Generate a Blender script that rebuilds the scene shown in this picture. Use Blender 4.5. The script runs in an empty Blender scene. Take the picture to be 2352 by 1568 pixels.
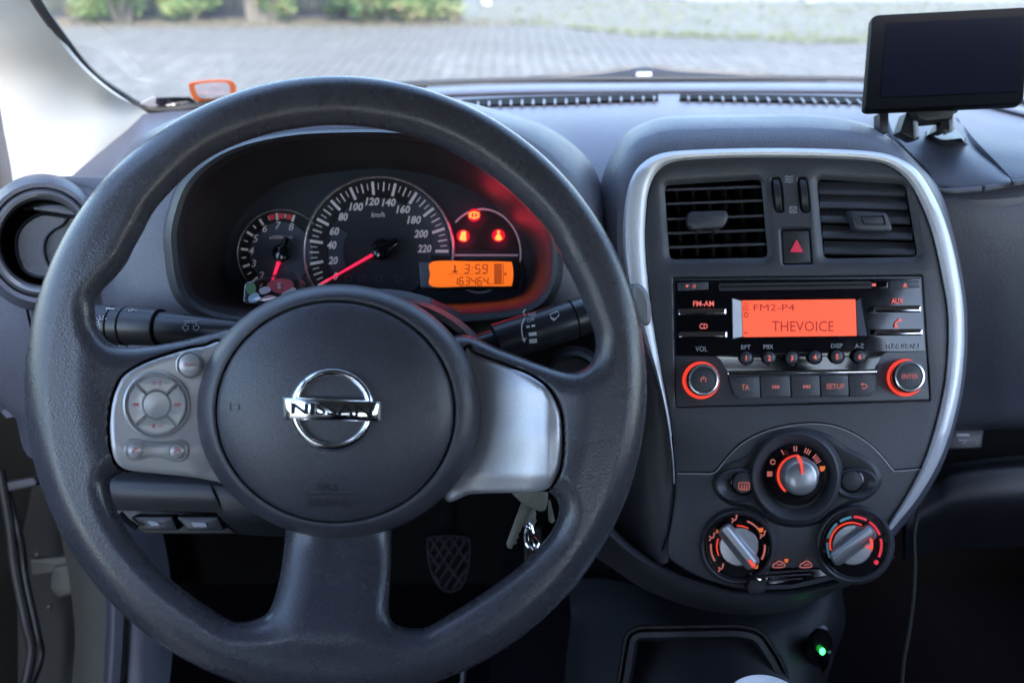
import bpy, bmesh, math, random
import numpy as np
from mathutils import Vector, Matrix
from mathutils.geometry import tessellate_polygon
rad = math.radians
random.seed(7)
S = bpy.context.scene
COL = S.collection

# ------------------------------------------------------------------ camera
FPX = 2037.0            # focal length measured on a picture 2352 wide
CU, CV = 1176.0, 784.0
PITCH = rad(26)
CAM = Vector((0, 0, 1.2))
FW = Vector((0, math.cos(PITCH), -math.sin(PITCH)))
UP = Vector((0, math.sin(PITCH), math.cos(PITCH)))
RT = Vector((1, 0, 0))
cam = bpy.data.cameras.new('camera')
cam.sensor_width = 36
cam.lens = 36 * FPX / 2352
cam.clip_start = 0.02
cam.clip_end = 2000
cam.dof.use_dof = True
cam.dof.focus_distance = 0.61
cam.dof.aperture_fstop = 5.6
co = bpy.data.objects.new('camera', cam)
co.location = CAM
co.rotation_euler = (rad(90) - PITCH, 0, 0)
COL.objects.link(co)
S.camera = co

# ------------------------------------------------------------------ world, sun, exposure
EXPO = 3.05
world = bpy.data.worlds.new('World')
S.world = world
world.use_nodes = True
wn = world.node_tree
sky = wn.nodes.new('ShaderNodeTexSky')
sky.sky_type = 'NISHITA'
sky.sun_disc = False
SUN_EL, SUN_ROT = rad(50), rad(166)
sky.sun_elevation = SUN_EL
sky.sun_rotation = SUN_ROT
sky.air_density = 1.0
sky.dust_density = 1.5
sky.ozone_density = 1.6
bg = wn.nodes['Background']
wn.links.new(sky.outputs[0], bg.inputs[0])
bg.inputs[1].default_value = 0.15
sun = bpy.data.lights.new('sun', 'SUN')
sun.energy = 0.65
sun.angle = rad(20)
sun.color = (1.0, 0.96, 0.92)
so = bpy.data.objects.new('sun', sun)
# Nishita: rotation 0 puts the sun at +Y, positive turns towards +X
sd = Vector((math.sin(SUN_ROT) * math.cos(SUN_EL), math.cos(SUN_ROT) * math.cos(SUN_EL), math.sin(SUN_EL)))
so.rotation_euler = (-sd).to_track_quat('-Z', 'Y').to_euler()
so.location = (0, 0, 5)
COL.objects.link(so)
S.view_settings.view_transform = 'Standard'
S.view_settings.look = 'None'
S.view_settings.exposure = EXPO
S.view_settings.gamma = 1
S.cycles.use_denoising = True
S.cycles.max_bounces = 8
S.cycles.transparent_max_bounces = 12
S.cycles.sample_clamp_indirect = 6
EMF = 2 ** -EXPO

# ------------------------------------------------------------------ geometry helpers
HF = [None]
def W(u, v, d, h=0.0):
    """point seen at (u, v), d metres deep, moved h towards the seats"""
    if HF[0]: h = h + HF[0](u, v)
    return CAM + ray(u, v) * (d - h)
def ray(u, v):
    return FW + RT * ((u - CU) / FPX) + UP * ((CV - v) / FPX)
def PZ(u, v, z):
    r = ray(u, v); return CAM + r * ((z - CAM.z) / r.z)
def PY(u, v, y):
    r = ray(u, v); return CAM + r * (y / r.y)

ORG = {}
def thing(name, label, cat, loc, group=None, kind=None):
    o = bpy.data.objects.new(name, None)
    o.empty_display_size = 0.02
    o.location = loc
    COL.objects.link(o)
    ORG[o.name] = Vector(loc)
    if label: o['label'] = label
    if cat: o['category'] = cat
    if group: o['group'] = group
    if kind: o['kind'] = kind
    return o

class MB:
    def __init__(s): s.v = []; s.f = []
    def add(s, verts, faces):
        n = len(s.v); s.v += [Vector(p) for p in verts]
        s.f += [tuple(i + n for i in f) for f in faces]; return s
    def build(s, name, m, parent=None, ang=35, label=None, kind=None, loc=None, cat=None, group=None):
        org = ORG[parent.name] if parent is not None else Vector(loc if loc is not None else (0, 0, 0))
        me = bpy.data.meshes.new(name)
        me.from_pydata([p - org for p in s.v], [], s.f)
        me.validate()
        bm = bmesh.new(); bm.from_mesh(me)
        bmesh.ops.recalc_face_normals(bm, faces=bm.faces)
        bm.to_mesh(me); bm.free()
        me.polygons.foreach_set('use_smooth', [True] * len(me.polygons))
        try: me.set_sharp_from_angle(angle=rad(ang))
        except Exception: pass
        me.materials.append(m)
        o = bpy.data.objects.new(name, me)
        COL.objects.link(o)
        if parent is not None: o.parent = parent
        else: o.location = org
        ORG[o.name] = org
        if label: o['label'] = label
        if kind: o['kind'] = kind
        if cat: o['category'] = cat
        if group: o['group'] = group
        return o

def spl(pts, closed=True, n=6):
    """Catmull-Rom through tuples of any length"""
    P = [np.array(p, float) for p in pts]; N = len(P); out = []
    rng = range(N) if closed else range(N - 1)
    for i in rng:
        if closed: a, b, c, d = P[i - 1], P[i], P[(i + 1) % N], P[(i + 2) % N]
        else: a, b, c, d = P[max(i - 1, 0)], P[i], P[i + 1], P[min(i + 2, N - 1)]
        for k in range(n):
            t = k / n
            out.append(0.5 * ((2 * b) + (c - a) * t + (2 * a - 5 * b + 4 * c - d) * t * t + (3 * b - a - 3 * c + d) * t ** 3))
    if not closed: out.append(P[-1])
    return out

def rq(cs, r, n=5):
    """polygon with rounded corners; r one radius or one per corner"""
    out = []; N = len(cs)
    for i in range(N):
        p = np.array(cs[i], float); a = np.array(cs[i - 1], float); b = np.array(cs[(i + 1) % N], float)
        rr = r[i] if isinstance(r, (list, tuple)) else r
        la, lb = np.linalg.norm(a - p), np.linalg.norm(b - p)
        rr = min(rr, la * 0.49, lb * 0.49)
        if rr <= 0.01: out.append(tuple(p)); continue
        A = p + (a - p) / la * rr; B = p + (b - p) / lb * rr
        for k in range(n + 1):
            t = k / n
            out.append(tuple((1 - t) ** 2 * A + 2 * t * (1 - t) * p + t * t * B))
    return out
def rr(u0, v0, u1, v1, r, n=5): return rq([(u0, v0), (u1, v0), (u1, v1), (u0, v1)], r, n)
def ell(cu, cv, ru, rv=None, n=48, a0=0, a1=360):
    rv = ru if rv is None else rv
    full = abs(a1 - a0) >= 359.9
    return [(cu + ru * math.cos(rad(a0 + (a1 - a0) * k / (n if full else n - 1))),
             cv - rv * math.sin(rad(a0 + (a1 - a0) * k / (n if full else n - 1)))) for k in range(n)]

def area2(P):
    return sum(P[i - 1][0] * P[i][1] - P[i][0] * P[i - 1][1] for i in range(len(P)))
def inset(P, k):
    """move a closed outline inwards by k px (negative: outwards)"""
    s = 1 if area2(P) > 0 else -1
    out = []; N = len(P)
    for i in range(N):
        a = np.array(P[i - 1][:2], float); p = np.array(P[i][:2], float); b = np.array(P[(i + 1) % N][:2], float)
        e1 = p - a; e2 = b - p
        l1 = np.linalg.norm(e1) or 1; l2 = np.linalg.norm(e2) or 1
        n1 = np.array([-e1[1], e1[0]]) / l1; n2 = np.array([-e2[1], e2[0]]) / l2
        m = n1 + n2; L = np.linalg.norm(m)
        m = m / L if L > 1e-6 else n1
        c = max(0.5, float(m @ n1))
        out.append(tuple(p + s * m * k / c))
    return out

def tri(P):
    return [t for t in tessellate_polygon([[Vector((p[0], p[1], 0)) for p in P]])]

def loft(mb, rings, cap0=False, cap1=False, closed=True):
    n = len(rings[0]); base = len(mb.v)
    for r in rings: mb.v += [Vector(p) for p in r]
    for i in range(len(rings) - 1):
        for j in range(n if closed else n - 1):
            a = base + i * n + j; b = base + i * n + (j + 1) % n
            mb.f.append((a, b, b + n, a + n))
    def cap(i):
        r = rings[i]
        pl = [(p.dot(RT), p.dot(UP)) for p in map(Vector, r)]
        for t in tri(pl): mb.f.append(tuple(base + i * n + k for k in t))
    if cap0: cap(0)
    if cap1: cap(len(rings) - 1)
    return mb

def prism(mb, P, d, t, bev=0.0, seg=2, h=0.0, back=True):
    """plate facing the camera's way: outline P seen at depth d, t thick, rounded front edge"""
    k = bev * FPX / d
    rings = []
    if bev > 0:
        for s in range(seg + 1):
            a = math.pi / 2 * s / seg
            Q = inset(P, k * (1 - math.sin(a)))
            rings.append([W(q[0], q[1], d, h) + FW * (bev * (1 - math.cos(a))) for q in Q])
    else:
        rings.append([W(q[0], q[1], d, h) for q in P])
    rings.append([W(q[0], q[1], d, h) + FW * t for q in P])
    return loft(mb, rings, cap0=True, cap1=back)

def frame(mb, O, I, d, t, bev=0.001, h=0.0, mid=0.0, tin=None):
    """frame between two outlines with the same count of points"""
    k = bev * FPX / d
    tin = t if tin is None else tin
    R = lambda Q, hh: [W(q[0], q[1], d, h + hh) for q in Q]
    rings = [R(O, -t), R(O, -bev), R(inset(O, k * 0.3), -bev * 0.3), R(inset(O, k), 0)]
    if mid:
        M = [((a[0] + b[0]) / 2, (a[1] + b[1]) / 2) for a, b in zip(O, I)]
        rings.append(R(M, mid))
    rings += [R(inset(I, -k), 0), R(inset(I, -k * 0.3), -bev * 0.3), R(I, -bev), R(I, -tin)]
    rings.append(rings[0])
    return loft(mb, rings)

def lathe(mb, cu, cv, d, prof, ratio=1.0, n=48, du=0, dv=0, cap=True, capb=False):
    """prof: (radius px, height m), outer to inner"""
    rings = []
    for r, h in prof:
        rings.append([W(p[0], p[1], d, h) for p in ell(cu, cv, r, r * ratio, n)])
    return loft(mb, rings, cap0=capb, cap1=cap)

def arcband(mb, cu, cv, r0, r1, a0, a1, d, t=0.0006, h=0.0, n=24, ratio=1.0):
    O = ell(cu, cv, r1, r1 * ratio, n, a0, a1) + ell(cu, cv, r0, r0 * ratio, n, a1, a0)
    return prism(mb, O, d, t, h=h, back=False)

def ribbon(mb, pts, w, d, h=0.0, t=0.0004, closed=False):
    pts = [np.array(p, float) for p in pts]
    N = len(pts); L = []; R = []
    for i in range(N):
        a = pts[i - 1] if (i > 0 or closed) else pts[i]; b = pts[(i + 1) % N] if (i < N - 1 or closed) else pts[i]
        e = b - a; l = np.linalg.norm(e) or 1
        nn = np.array([-e[1], e[0]]) / l * w / 2
        L.append(tuple(pts[i] + nn)); R.append(tuple(pts[i] - nn))
    rng = range(N if closed else N - 1)
    for i in rng:
        j = (i + 1) % N
        prism(mb, [L[i], L[j], R[j], R[i]], d, t, h=h, back=False)
    return mb

def tube(mb, pts, r, n=10, caps=True):
    P = [Vector(p) for p in pts]; rings = []
    rs = r if isinstance(r, (list, tuple)) else [r] * len(P)
    T0 = (P[1] - P[0]).normalized()
    X = T0.orthogonal().normalized()
    for i, p in enumerate(P):
        T = ((P[min(i + 1, len(P) - 1)]) - P[max(i - 1, 0)])
        T = T.normalized() if T.length > 1e-9 else T0
        X = (X - T * X.dot(T)).normalized(); Y = T.cross(X)
        rings.append([p + (X * math.cos(2 * math.pi * k / n) + Y * math.sin(2 * math.pi * k / n)) * rs[i] for k in range(n)])
    base = len(mb.v)
    loft(mb, rings)
    if caps:
        mb.f.append(tuple(base + k for k in range(n)))
        mb.f.append(tuple(base + (len(P) - 1) * n + k for k in range(n)))
    return mb

def patch(mb, rows, nu=5, nv=5, th=None):
    """smooth sheet through rows of world points; th: thickness (second skin behind)"""
    R1 = [spl([tuple(p) for p in r], False, nu) for r in rows]
    cols = [spl([R1[i][j] for i in range(len(R1))], False, nv) for j in range(len(R1[0]))]
    H = len(cols[0]); C = len(cols)
    base = len(mb.v)
    G = [[Vector(cols[j][i]) for j in range(C)] for i in range(H)]
    for i in range(H): mb.v += G[i]
    for i in range(H - 1):
        for j in range(C - 1):
            a = base + i * C + j
            mb.f.append((a, a + 1, a + C + 1, a + C))
    if th:
        b2 = len(mb.v)
        for i in range(H):
            for j in range(C):
                du = G[i][min(j + 1, C - 1)] - G[i][max(j - 1, 0)]
                dv = G[min(i + 1, H - 1)][j] - G[max(i - 1, 0)][j]
                nn = du.cross(dv)
                nn = nn.normalized() if nn.length > 1e-12 else Vector((0, 0, 1))
                if nn.dot(CAM - G[i][j]) > 0: nn = -nn
                mb.v.append(G[i][j] + nn * th)
        for i in range(H - 1):
            for j in range(C - 1):
                a = b2 + i * C + j
                mb.f.append((a, a + C, a + C + 1, a + 1))
        E = [(0, j) for j in range(C)] + [(i, C - 1) for i in range(1, H)] + [(H - 1, j) for j in range(C - 2, -1, -1)] + [(i, 0) for i in range(H - 2, 0, -1)]
        for k in range(len(E)):
            i, j = E[k]; i2, j2 = E[(k + 1) % len(E)]
            mb.f.append((base + i * C + j, base + i2 * C + j2, b2 + i2 * C + j2, b2 + i * C + j))
    return mb

def box(mb, lo, hi, M=None):
    vs = [Vector((x, y, z)) for x in (lo[0], hi[0]) for y in (lo[1], hi[1]) for z in (lo[2], hi[2])]
    if M is not None: vs = [M @ p for p in vs]
    return mb.add(vs, [(0, 1, 3, 2), (4, 6, 7, 5), (0, 4, 5, 1), (2, 3, 7, 6), (0, 2, 6, 4), (1, 5, 7, 3)])

_tc = {}
def glyphs(s, shear=0.0, bold=0.0):
    key = (s, shear, bold)
    if key not in _tc:
        cu = bpy.data.curves.new('lettering', 'FONT')
        cu.body = s; cu.size = 1; cu.shear = shear; cu.offset = bold; cu.extrude = 0.0; cu.resolution_u = 2
        ob = bpy.data.objects.new('lettering', cu)
        me = bpy.data.meshes.new_from_object(ob)
        vs = [(p.co.x, p.co.y) for p in me.vertices]; fs = [tuple(p.vertices) for p in me.polygons]
        bpy.data.objects.remove(ob); bpy.data.meshes.remove(me); bpy.data.curves.remove(cu)
        _tc[key] = (vs, fs)
    return _tc[key]
def text(mb, s, u, v, hgt, d, h=0.0, w=None, shear=0.0, bold=0.012, rot=0.0, t=0.0003):
    vs, fs = glyphs(s, shear, bold)
    xs = [p[0] for p in vs]; ys = [p[1] for p in vs]
    x0, x1, y0, y1 = min(xs), max(xs), min(ys), max(ys)
    sy = hgt / (y1 - y0); sx = sy if w is None else w / (x1 - x0)
    c, sn = math.cos(rad(rot)), math.sin(rad(rot))
    P = []
    for p in vs:
        a = (p[0] - (x0 + x1) / 2) * sx; b = -(p[1] - (y0 + y1) / 2) * sy
        P.append((u + a * c + b * sn, v - a * sn + b * c))
    n = len(P)
    edges = {}
    for f in fs:
        for i in range(len(f)):
            e = (f[i], f[(i + 1) % len(f)])
            if (e[1], e[0]) in edges: edges.pop((e[1], e[0]))
            else: edges[e] = 1
    vv = [W(p[0], p[1], d, h) for p in P] + [W(p[0], p[1], d, h - t) for p in P]
    mb.add(vv, list(fs) + [(a, b, b + n, a + n) for a, b in edges])
    return mb

# ------------------------------------------------------------------ materials
def mat(name, col, rough=0.5, metal=0.0, bump=None, speck=0.0, var=0.0, vscale=30, coat=0.0, spec=0.5, emit=None, estr=0.0, wear=0.0, rvar=0.0):
    m = bpy.data.materials.new(name); m.use_nodes = True
    nt = m.node_tree; b = nt.nodes['Principled BSDF']
    b.inputs['Base Color'].default_value = (*col, 1)
    b.inputs['Roughness'].default_value = rough
    b.inputs['Metallic'].default_value = metal
    b.inputs['Specular IOR Level'].default_value = spec
    if coat: b.inputs['Coat Weight'].default_value = coat; b.inputs['Coat Roughness'].default_value = 0.06
    tc = None
    if bump or var or rvar or wear or speck:
        tc = nt.nodes.new('ShaderNodeTexCoord')
    if var or rvar or wear:
        nz = nt.nodes.new('ShaderNodeTexNoise'); nz.inputs['Scale'].default_value = vscale; nz.inputs['Detail'].default_value = 6
        nz.inputs['Roughness'].default_value = 0.65
        nt.links.new(tc.outputs['Object'], nz.inputs['Vector'])
        if var:
            r = nt.nodes.new('ShaderNodeMapRange'); r.inputs['From Min'].default_value = 0.3; r.inputs['From Max'].default_value = 0.7
            r.inputs['To Min'].default_value = 1 - var; r.inputs['To Max'].default_value = 1 + var
            nt.links.new(nz.outputs['Fac'], r.inputs['Value'])
            mx = nt.nodes.new('ShaderNodeVectorMath'); mx.operation = 'SCALE'; mx.inputs[0].default_value = col
            sc_ = r.outputs[0]
            if speck:
                n2 = nt.nodes.new('ShaderNodeTexNoise'); n2.inputs['Scale'].default_value = 1100; n2.inputs['Detail'].default_value = 2
                nt.links.new(tc.outputs['Object'], n2.inputs['Vector'])
                r2 = nt.nodes.new('ShaderNodeMapRange'); r2.inputs['From Min'].default_value = 0.3; r2.inputs['From Max'].default_value = 0.7
                r2.inputs['To Min'].default_value = 1 - speck; r2.inputs['To Max'].default_value = 1 + speck
                nt.links.new(n2.outputs['Fac'], r2.inputs['Value'])
                mm = nt.nodes.new('ShaderNodeMath'); mm.operation = 'MULTIPLY'
                nt.links.new(sc_, mm.inputs[0]); nt.links.new(r2.outputs[0], mm.inputs[1]); sc_ = mm.outputs[0]
            nt.links.new(sc_, mx.inputs['Scale']); nt.links.new(mx.outputs[0], b.inputs['Base Color'])
        if rvar:
            r = nt.nodes.new('ShaderNodeMapRange'); r.inputs['From Min'].default_value = 0.3; r.inputs['From Max'].default_value = 0.7
            r.inputs['To Min'].default_value = max(0.02, rough - rvar); r.inputs['To Max'].default_value = rough + rvar
            nt.links.new(nz.outputs['Fac'], r.inputs['Value']); nt.links.new(r.outputs[0], b.inputs['Roughness'])
    if bump:
        sc, st, kind = bump if len(bump) == 3 else (*bump, 'noise')
        if kind == 'leather':
            t = nt.nodes.new('ShaderNodeTexVoronoi'); t.inputs['Scale'].default_value = sc; t.feature = 'SMOOTH_F1'
            t.inputs['Randomness'].default_value = 1.0; o = t.outputs['Distance']
        else:
            t = nt.nodes.new('ShaderNodeTexNoise'); t.inputs['Scale'].default_value = sc; t.inputs['Detail'].default_value = 3; o = t.outputs['Fac']
        nt.links.new(tc.outputs['Object'], t.inputs['Vector'])
        bp = nt.nodes.new('ShaderNodeBump'); bp.inputs['Strength'].default_value = st; bp.inputs['Distance'].default_value = 0.0006
        nt.links.new(o, bp.inputs['Height']); nt.links.new(bp.outputs[0], b.inputs['Normal'])
    if emit:
        b.inputs['Emission Color'].default_value = (*emit, 1)
        b.inputs['Emission Strength'].default_value = estr * EMF
    return m
M = {}
M['leather'] = mat('wheel_leather', (0.046, 0.045, 0.055), 0.27, bump=(1100, 0.20, 'leather'), var=0.10, vscale=22, rvar=0.04, speck=.3)
M['pad'] = mat('airbag_plastic', (0.045, 0.0445, 0.057), 0.37, bump=(1000, 0.5), var=0.10, speck=.25)
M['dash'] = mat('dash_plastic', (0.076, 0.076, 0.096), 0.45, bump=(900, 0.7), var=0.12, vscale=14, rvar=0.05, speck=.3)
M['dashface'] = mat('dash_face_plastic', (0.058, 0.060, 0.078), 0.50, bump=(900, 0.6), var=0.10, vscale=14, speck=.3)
M['dark'] = mat('dark_plastic', (0.012, 0.0125, 0.017), 0.42, bump=(900, 0.35), var=0.12, speck=.3)
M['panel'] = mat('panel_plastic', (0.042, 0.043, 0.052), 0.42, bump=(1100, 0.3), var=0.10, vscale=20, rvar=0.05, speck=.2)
M['stalk'] = mat('stalk_plastic', (0.010, 0.0105, 0.015), 0.34, var=0.1, speck=.2)
M['black'] = mat('matt_black', (0.005, 0.005, 0.006), 0.8, spec=.1)
M['rubber'] = mat('black_rubber', (0.008, 0.008, 0.009), 0.55)
M['gloss'] = mat('piano_black', (0.005, 0.005, 0.007), 0.12, coat=0.15, spec=.4, rvar=0.04, vscale=60)
M['silver'] = mat('silver_paint', (0.62, 0.62, 0.65), 0.36, metal=0.28, bump=(2500, 0.10), var=0.03, speck=.08)
M['silver2'] = mat('button_silver', (0.47, 0.46, 0.47), 0.38, metal=0.40, bump=(2500, 0.06), var=0.04)
M['chrome'] = mat('chrome', (0.88, 0.89, 0.91), 0.10, metal=1.0, rvar=0.03, vscale=90)
M['knobgrey'] = mat('knob_grey', (0.36, 0.365, 0.385), 0.28, metal=0.6, var=0.05)
M['cream'] = mat('pillar_fabric', (0.43, 0.42, 0.39), 0.9, bump=(1500, 0.5), var=0.05, vscale=12)
M['body'] = mat('body_paint', (0.055, 0.056, 0.050), 0.45, var=0.05, vscale=8, coat=0.3)
M['headliner'] = mat('headliner_fabric', (0.17, 0.165, 0.16), 0.95)
M['carpet'] = mat('carpet', (0.0035, 0.0035, 0.0055), 0.95, spec=.05, bump=(500, 1.0), var=0.3, vscale=120)
M['sillblue'] = mat('sill_plastic', (0.035, 0.037, 0.053), 0.5, bump=(700, 0.3), var=0.1)
M['dial'] = mat('dial_face', (0.018, 0.020, 0.030), 0.35)
M['dialblack'] = mat('dial_black', (0.007, 0.007, 0.009), 0.35)
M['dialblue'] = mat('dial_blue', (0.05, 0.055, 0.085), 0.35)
M['print'] = mat('white_print', (0.55, 0.53, 0.56), 0.5, emit=(0.8, 0.75, 0.85), estr=0.10)
M['wprint'] = mat('grey_print', (0.45, 0.45, 0.50), 0.5)
M['hinge'] = mat('hinge_metal', (.040, .040, .036), .55, metal=.1, var=.2, vscale=60)
M['nav'] = mat('satnav_plastic', (.003, .003, .004), .45, spec=.08)
M['ventring'] = mat('vent_ring', (.13, .132, .14), .33, metal=.5)
M['console'] = mat('console_plastic', (.0085, .0085, .012), .5, spec=.3, bump=(900, .3), speck=.2, var=.1)
M['vane'] = mat('vent_vane', (.012, .012, .013), .8, spec=.1)
M['insert'] = mat('insert_silver', (0.42, 0.42, 0.45), 0.34, metal=0.50, bump=(2500, 0.08), var=0.04, speck=.10)
M['satin'] = mat('satin_chrome', (.80, .81, .83), .24, metal=.85)
M['letter'] = mat('badge_letters', (0.008, 0.008, 0.010), 0.6, spec=.2)
M['emboss'] = mat('embossed_plastic', (0.026, 0.026, 0.032), 0.5)
M['red'] = mat('red_print', (0.75, 0.05, 0.07), 0.45)
M['redbtn'] = mat('hazard_red', (0.80, 0.03, 0.08), 0.4, emit=(1, 0.03, 0.1), estr=0.12)
M['silverred'] = mat('red_legend', (0.55, 0.12, 0.12), 0.5)
M['blue'] = mat('cold_legend', (0.10, 0.35, 0.42), 0.5, emit=(0.15, 0.5, 0.6), estr=0.12)
M['hot'] = mat('hot_legend', (0.7, 0.03, 0.05), 0.5, emit=(1, 0.03, 0.06), estr=0.45)
M['needle'] = mat('needle_red', (0.8, 0.03, 0.08), 0.4, emit=(1.0, 0.02, 0.10), estr=1.0)
M['lcd'] = mat('lcd_orange', (0.3, 0.08, 0.01), 0.3, emit=(1.0, 0.18, 0.015), estr=0.95)
M['lcd2'] = mat('lcd_red_orange', (0.3, 0.05, 0.03), 0.3, emit=(1.0, 0.125, 0.055), estr=1.0)
M['lcdtext'] = mat('lcd_segments', (0.12, 0.015, 0.005), 0.6, emit=(0.35, 0.03, 0.004), estr=0.5)
M['lcdtext2'] = mat('lcd_dots', (0.10, 0.01, 0.01), 0.6, emit=(0.42, 0.012, 0.01), estr=0.6)
M['legend'] = mat('lit_legend', (0.3, 0.05, 0.05), 0.5, emit=(1.0, 0.19, 0.16), estr=0.72)
M['legend2'] = mat('lit_legend_dim', (0.25, 0.10, 0.09), 0.5, emit=(1.0, 0.24, 0.20), estr=0.36)
M['amber'] = mat('lit_amber', (0.4, 0.12, 0.02), 0.5, emit=(1.0, 0.17, 0.02), estr=0.55)
M['ring'] = mat('lit_ring', (0.4, 0.05, 0.03), 0.5, emit=(1.0, 0.060, 0.03), estr=0.85)
M['warn'] = mat('warning_lamp', (0.5, 0.02, 0.02), 0.5, emit=(1.0, 0.14, 0.02), estr=5.0)
M['warnhalo'] = mat('warning_halo', (0.2, 0.0, 0.01), 0.6, emit=(1.0, 0.0, 0.03), estr=0.6)  # red bloom around the lamps, put in as an emissive colour
M['green'] = mat('green_led', (0.1, 0.5, 0.2), 0.5, emit=(0.05, 1.0, 0.15), estr=6.0)
M['screen'] = mat('dark_screen', (0.004, 0.0042, 0.010), 0.5, rvar=0.05, spec=.05)
M['white'] = mat('white_plastic', (0.82, 0.84, 0.88), 0.35, var=0.03)
M['whitetape'] = mat('white_switch_mark', (0.22, 0.23, 0.27), 0.5)
M['orange'] = mat('orange_sticker', (0.62, 0.13, 0.03), 0.5)
M['paper'] = mat('sticker_paper', (0.50, 0.47, 0.50), 0.6)
M['metal'] = mat('worn_key_metal', (0.20, 0.19, 0.155), 0.45, metal=0.35, var=0.12, vscale=200, bump=(1800, 0.15))

def glass_mat(name, tint=(1, 1, 1), refl=0.06, rough=0.02, dust=0.0):
    m = bpy.data.materials.new(name); m.use_nodes = True; nt = m.node_tree
    for n in list(nt.nodes): nt.nodes.remove(n)
    out = nt.nodes.new('ShaderNodeOutputMaterial')
    tr = nt.nodes.new('ShaderNodeBsdfTransparent'); tr.inputs[0].default_value = (*tint, 1)
    gl = nt.nodes.new('ShaderNodeBsdfGlossy'); gl.inputs['Roughness'].default_value = rough
    lw = nt.nodes.new('ShaderNodeLayerWeight'); lw.inputs['Blend'].default_value = 0.5
    pw = nt.nodes.new('ShaderNodeMath'); pw.operation = 'POWER'; pw.inputs[1].default_value = 5; nt.links.new(lw.outputs['Facing'], pw.inputs[0])
    fr = nt.nodes.new('ShaderNodeMath'); fr.operation = 'MULTIPLY_ADD'; fr.inputs[1].default_value = 0.9; fr.inputs[2].default_value = refl; nt.links.new(pw.outputs[0], fr.inputs[0])
    mx = nt.nodes.new('ShaderNodeMixShader')
    nt.links.new(fr.outputs[0], mx.inputs[0]); nt.links.new(tr.outputs[0], mx.inputs[1]); nt.links.new(gl.outputs[0], mx.inputs[2])
    last = mx
    if dust:
        df = nt.nodes.new('ShaderNodeBsdfTranslucent'); df.inputs[0].default_value = (0.8, 0.82, 0.85, 1)
        m2 = nt.nodes.new('ShaderNodeMixShader')
        nz = nt.nodes.new('ShaderNodeTexNoise'); nz.inputs['Scale'].default_value = 4; nz.inputs['Detail'].default_value = 5
        tc = nt.nodes.new('ShaderNodeTexCoord'); nt.links.new(tc.outputs['Object'], nz.inputs['Vector'])
        mr = nt.nodes.new('ShaderNodeMapRange'); mr.inputs['From Min'].default_value = 0.35; mr.inputs['From Max'].default_value = 0.75
        mr.inputs['To Min'].default_value = dust * 0.5; mr.inputs['To Max'].default_value = dust * 1.5
        nt.links.new(nz.outputs['Fac'], mr.inputs['Value'])
        nt.links.new(mr.outputs[0], m2.inputs[0]); nt.links.new(mx.outputs[0], m2.inputs[1]); nt.links.new(df.outputs[0], m2.inputs[2])
        last = m2
    nt.links.new(last.outputs[0], out.inputs['Surface'])
    return m
M['glass'] = glass_mat('windscreen_glass', (0.93, 0.96, 0.95), dust=0.022)
M['acrylic'] = glass_mat('clear_acrylic', (0.85, 0.84, 0.88), dust=0.04)
M['lens'] = glass_mat('cluster_lens', (0.97, 0.97, 0.98))
# ------------------------------------------------------------------ outside: ground, paving, hedge
def ramp_mat(name, cols, scale, rough=0.9, bump=0.6, detail=8, dist=0.02, scale2=None, rand=False):
    m = bpy.data.materials.new(name); m.use_nodes = True; nt = m.node_tree; b = nt.nodes['Principled BSDF']
    b.inputs['Roughness'].default_value = rough
    tc = nt.nodes.new('ShaderNodeTexCoord'); nz = nt.nodes.new('ShaderNodeTexNoise')
    nz.inputs['Scale'].default_value = scale; nz.inputs['Detail'].default_value = detail; nz.inputs['Roughness'].default_value = 0.7
    nt.links.new(tc.outputs['Object'], nz.inputs['Vector'])
    fac = nz.outputs['Fac']
    if rand:
        oi = nt.nodes.new('ShaderNodeObjectInfo'); ad = nt.nodes.new('ShaderNodeMath'); ad.operation = 'MULTIPLY_ADD'
        nt.links.new(oi.outputs['Random'], ad.inputs[0]); ad.inputs[1].default_value = 0.35
        sb = nt.nodes.new('ShaderNodeMath'); sb.operation = 'SUBTRACT'; sb.inputs[1].default_value = 0.17
        nt.links.new(fac, sb.inputs[0]); nt.links.new(sb.outputs[0], ad.inputs[2]); fac = ad.outputs[0]
    cr = nt.nodes.new('ShaderNodeValToRGB'); e = cr.color_ramp.elements
    while len(e) < len(cols): e.new(0.5)
    for i, c in enumerate(cols):
        e[i].position = 0.3 + 0.4 * i / (len(cols) - 1); e[i].color = (*c, 1)
    nt.links.new(fac, cr.inputs[0]); nt.links.new(cr.outputs[0], b.inputs['Base Color'])
    bp = nt.nodes.new('ShaderNodeBump'); bp.inputs['Strength'].default_value = bump; bp.inputs['Distance'].default_value = dist
    nt.links.new(nz.outputs['Fac'], bp.inputs['Height']); nt.links.new(bp.outputs[0], b.inputs['Normal'])
    return m
g_ground = ramp_mat('ground_soil', [(0.10, 0.09, 0.07), (0.16, 0.15, 0.11), (0.09, 0.13, 0.05)], 1.2)
g_joint = ramp_mat('paving_joint', [(0.086, 0.082, 0.072), (0.108, 0.103, 0.092)], 8)
g_brick = ramp_mat('paving_brick', [(0.112, 0.107, 0.094), (0.138, 0.132, 0.118), (0.163, 0.157, 0.141)], 2.2, bump=0.3, dist=0.004, rand=True)
g_earth = ramp_mat('earth', [(0.08, 0.055, 0.04), (0.14, 0.105, 0.08), (0.09, 0.09, 0.05)], 5, bump=1)
g_rubble = ramp_mat('rubble_stone', [(0.095, 0.098, 0.075), (0.155, 0.153, 0.132), (0.115, 0.125, 0.070)], 2.5)
g_road = ramp_mat('road_surface', [(0.26, 0.265, 0.27), (0.30, 0.305, 0.31)], 3, bump=0.1)
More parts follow.
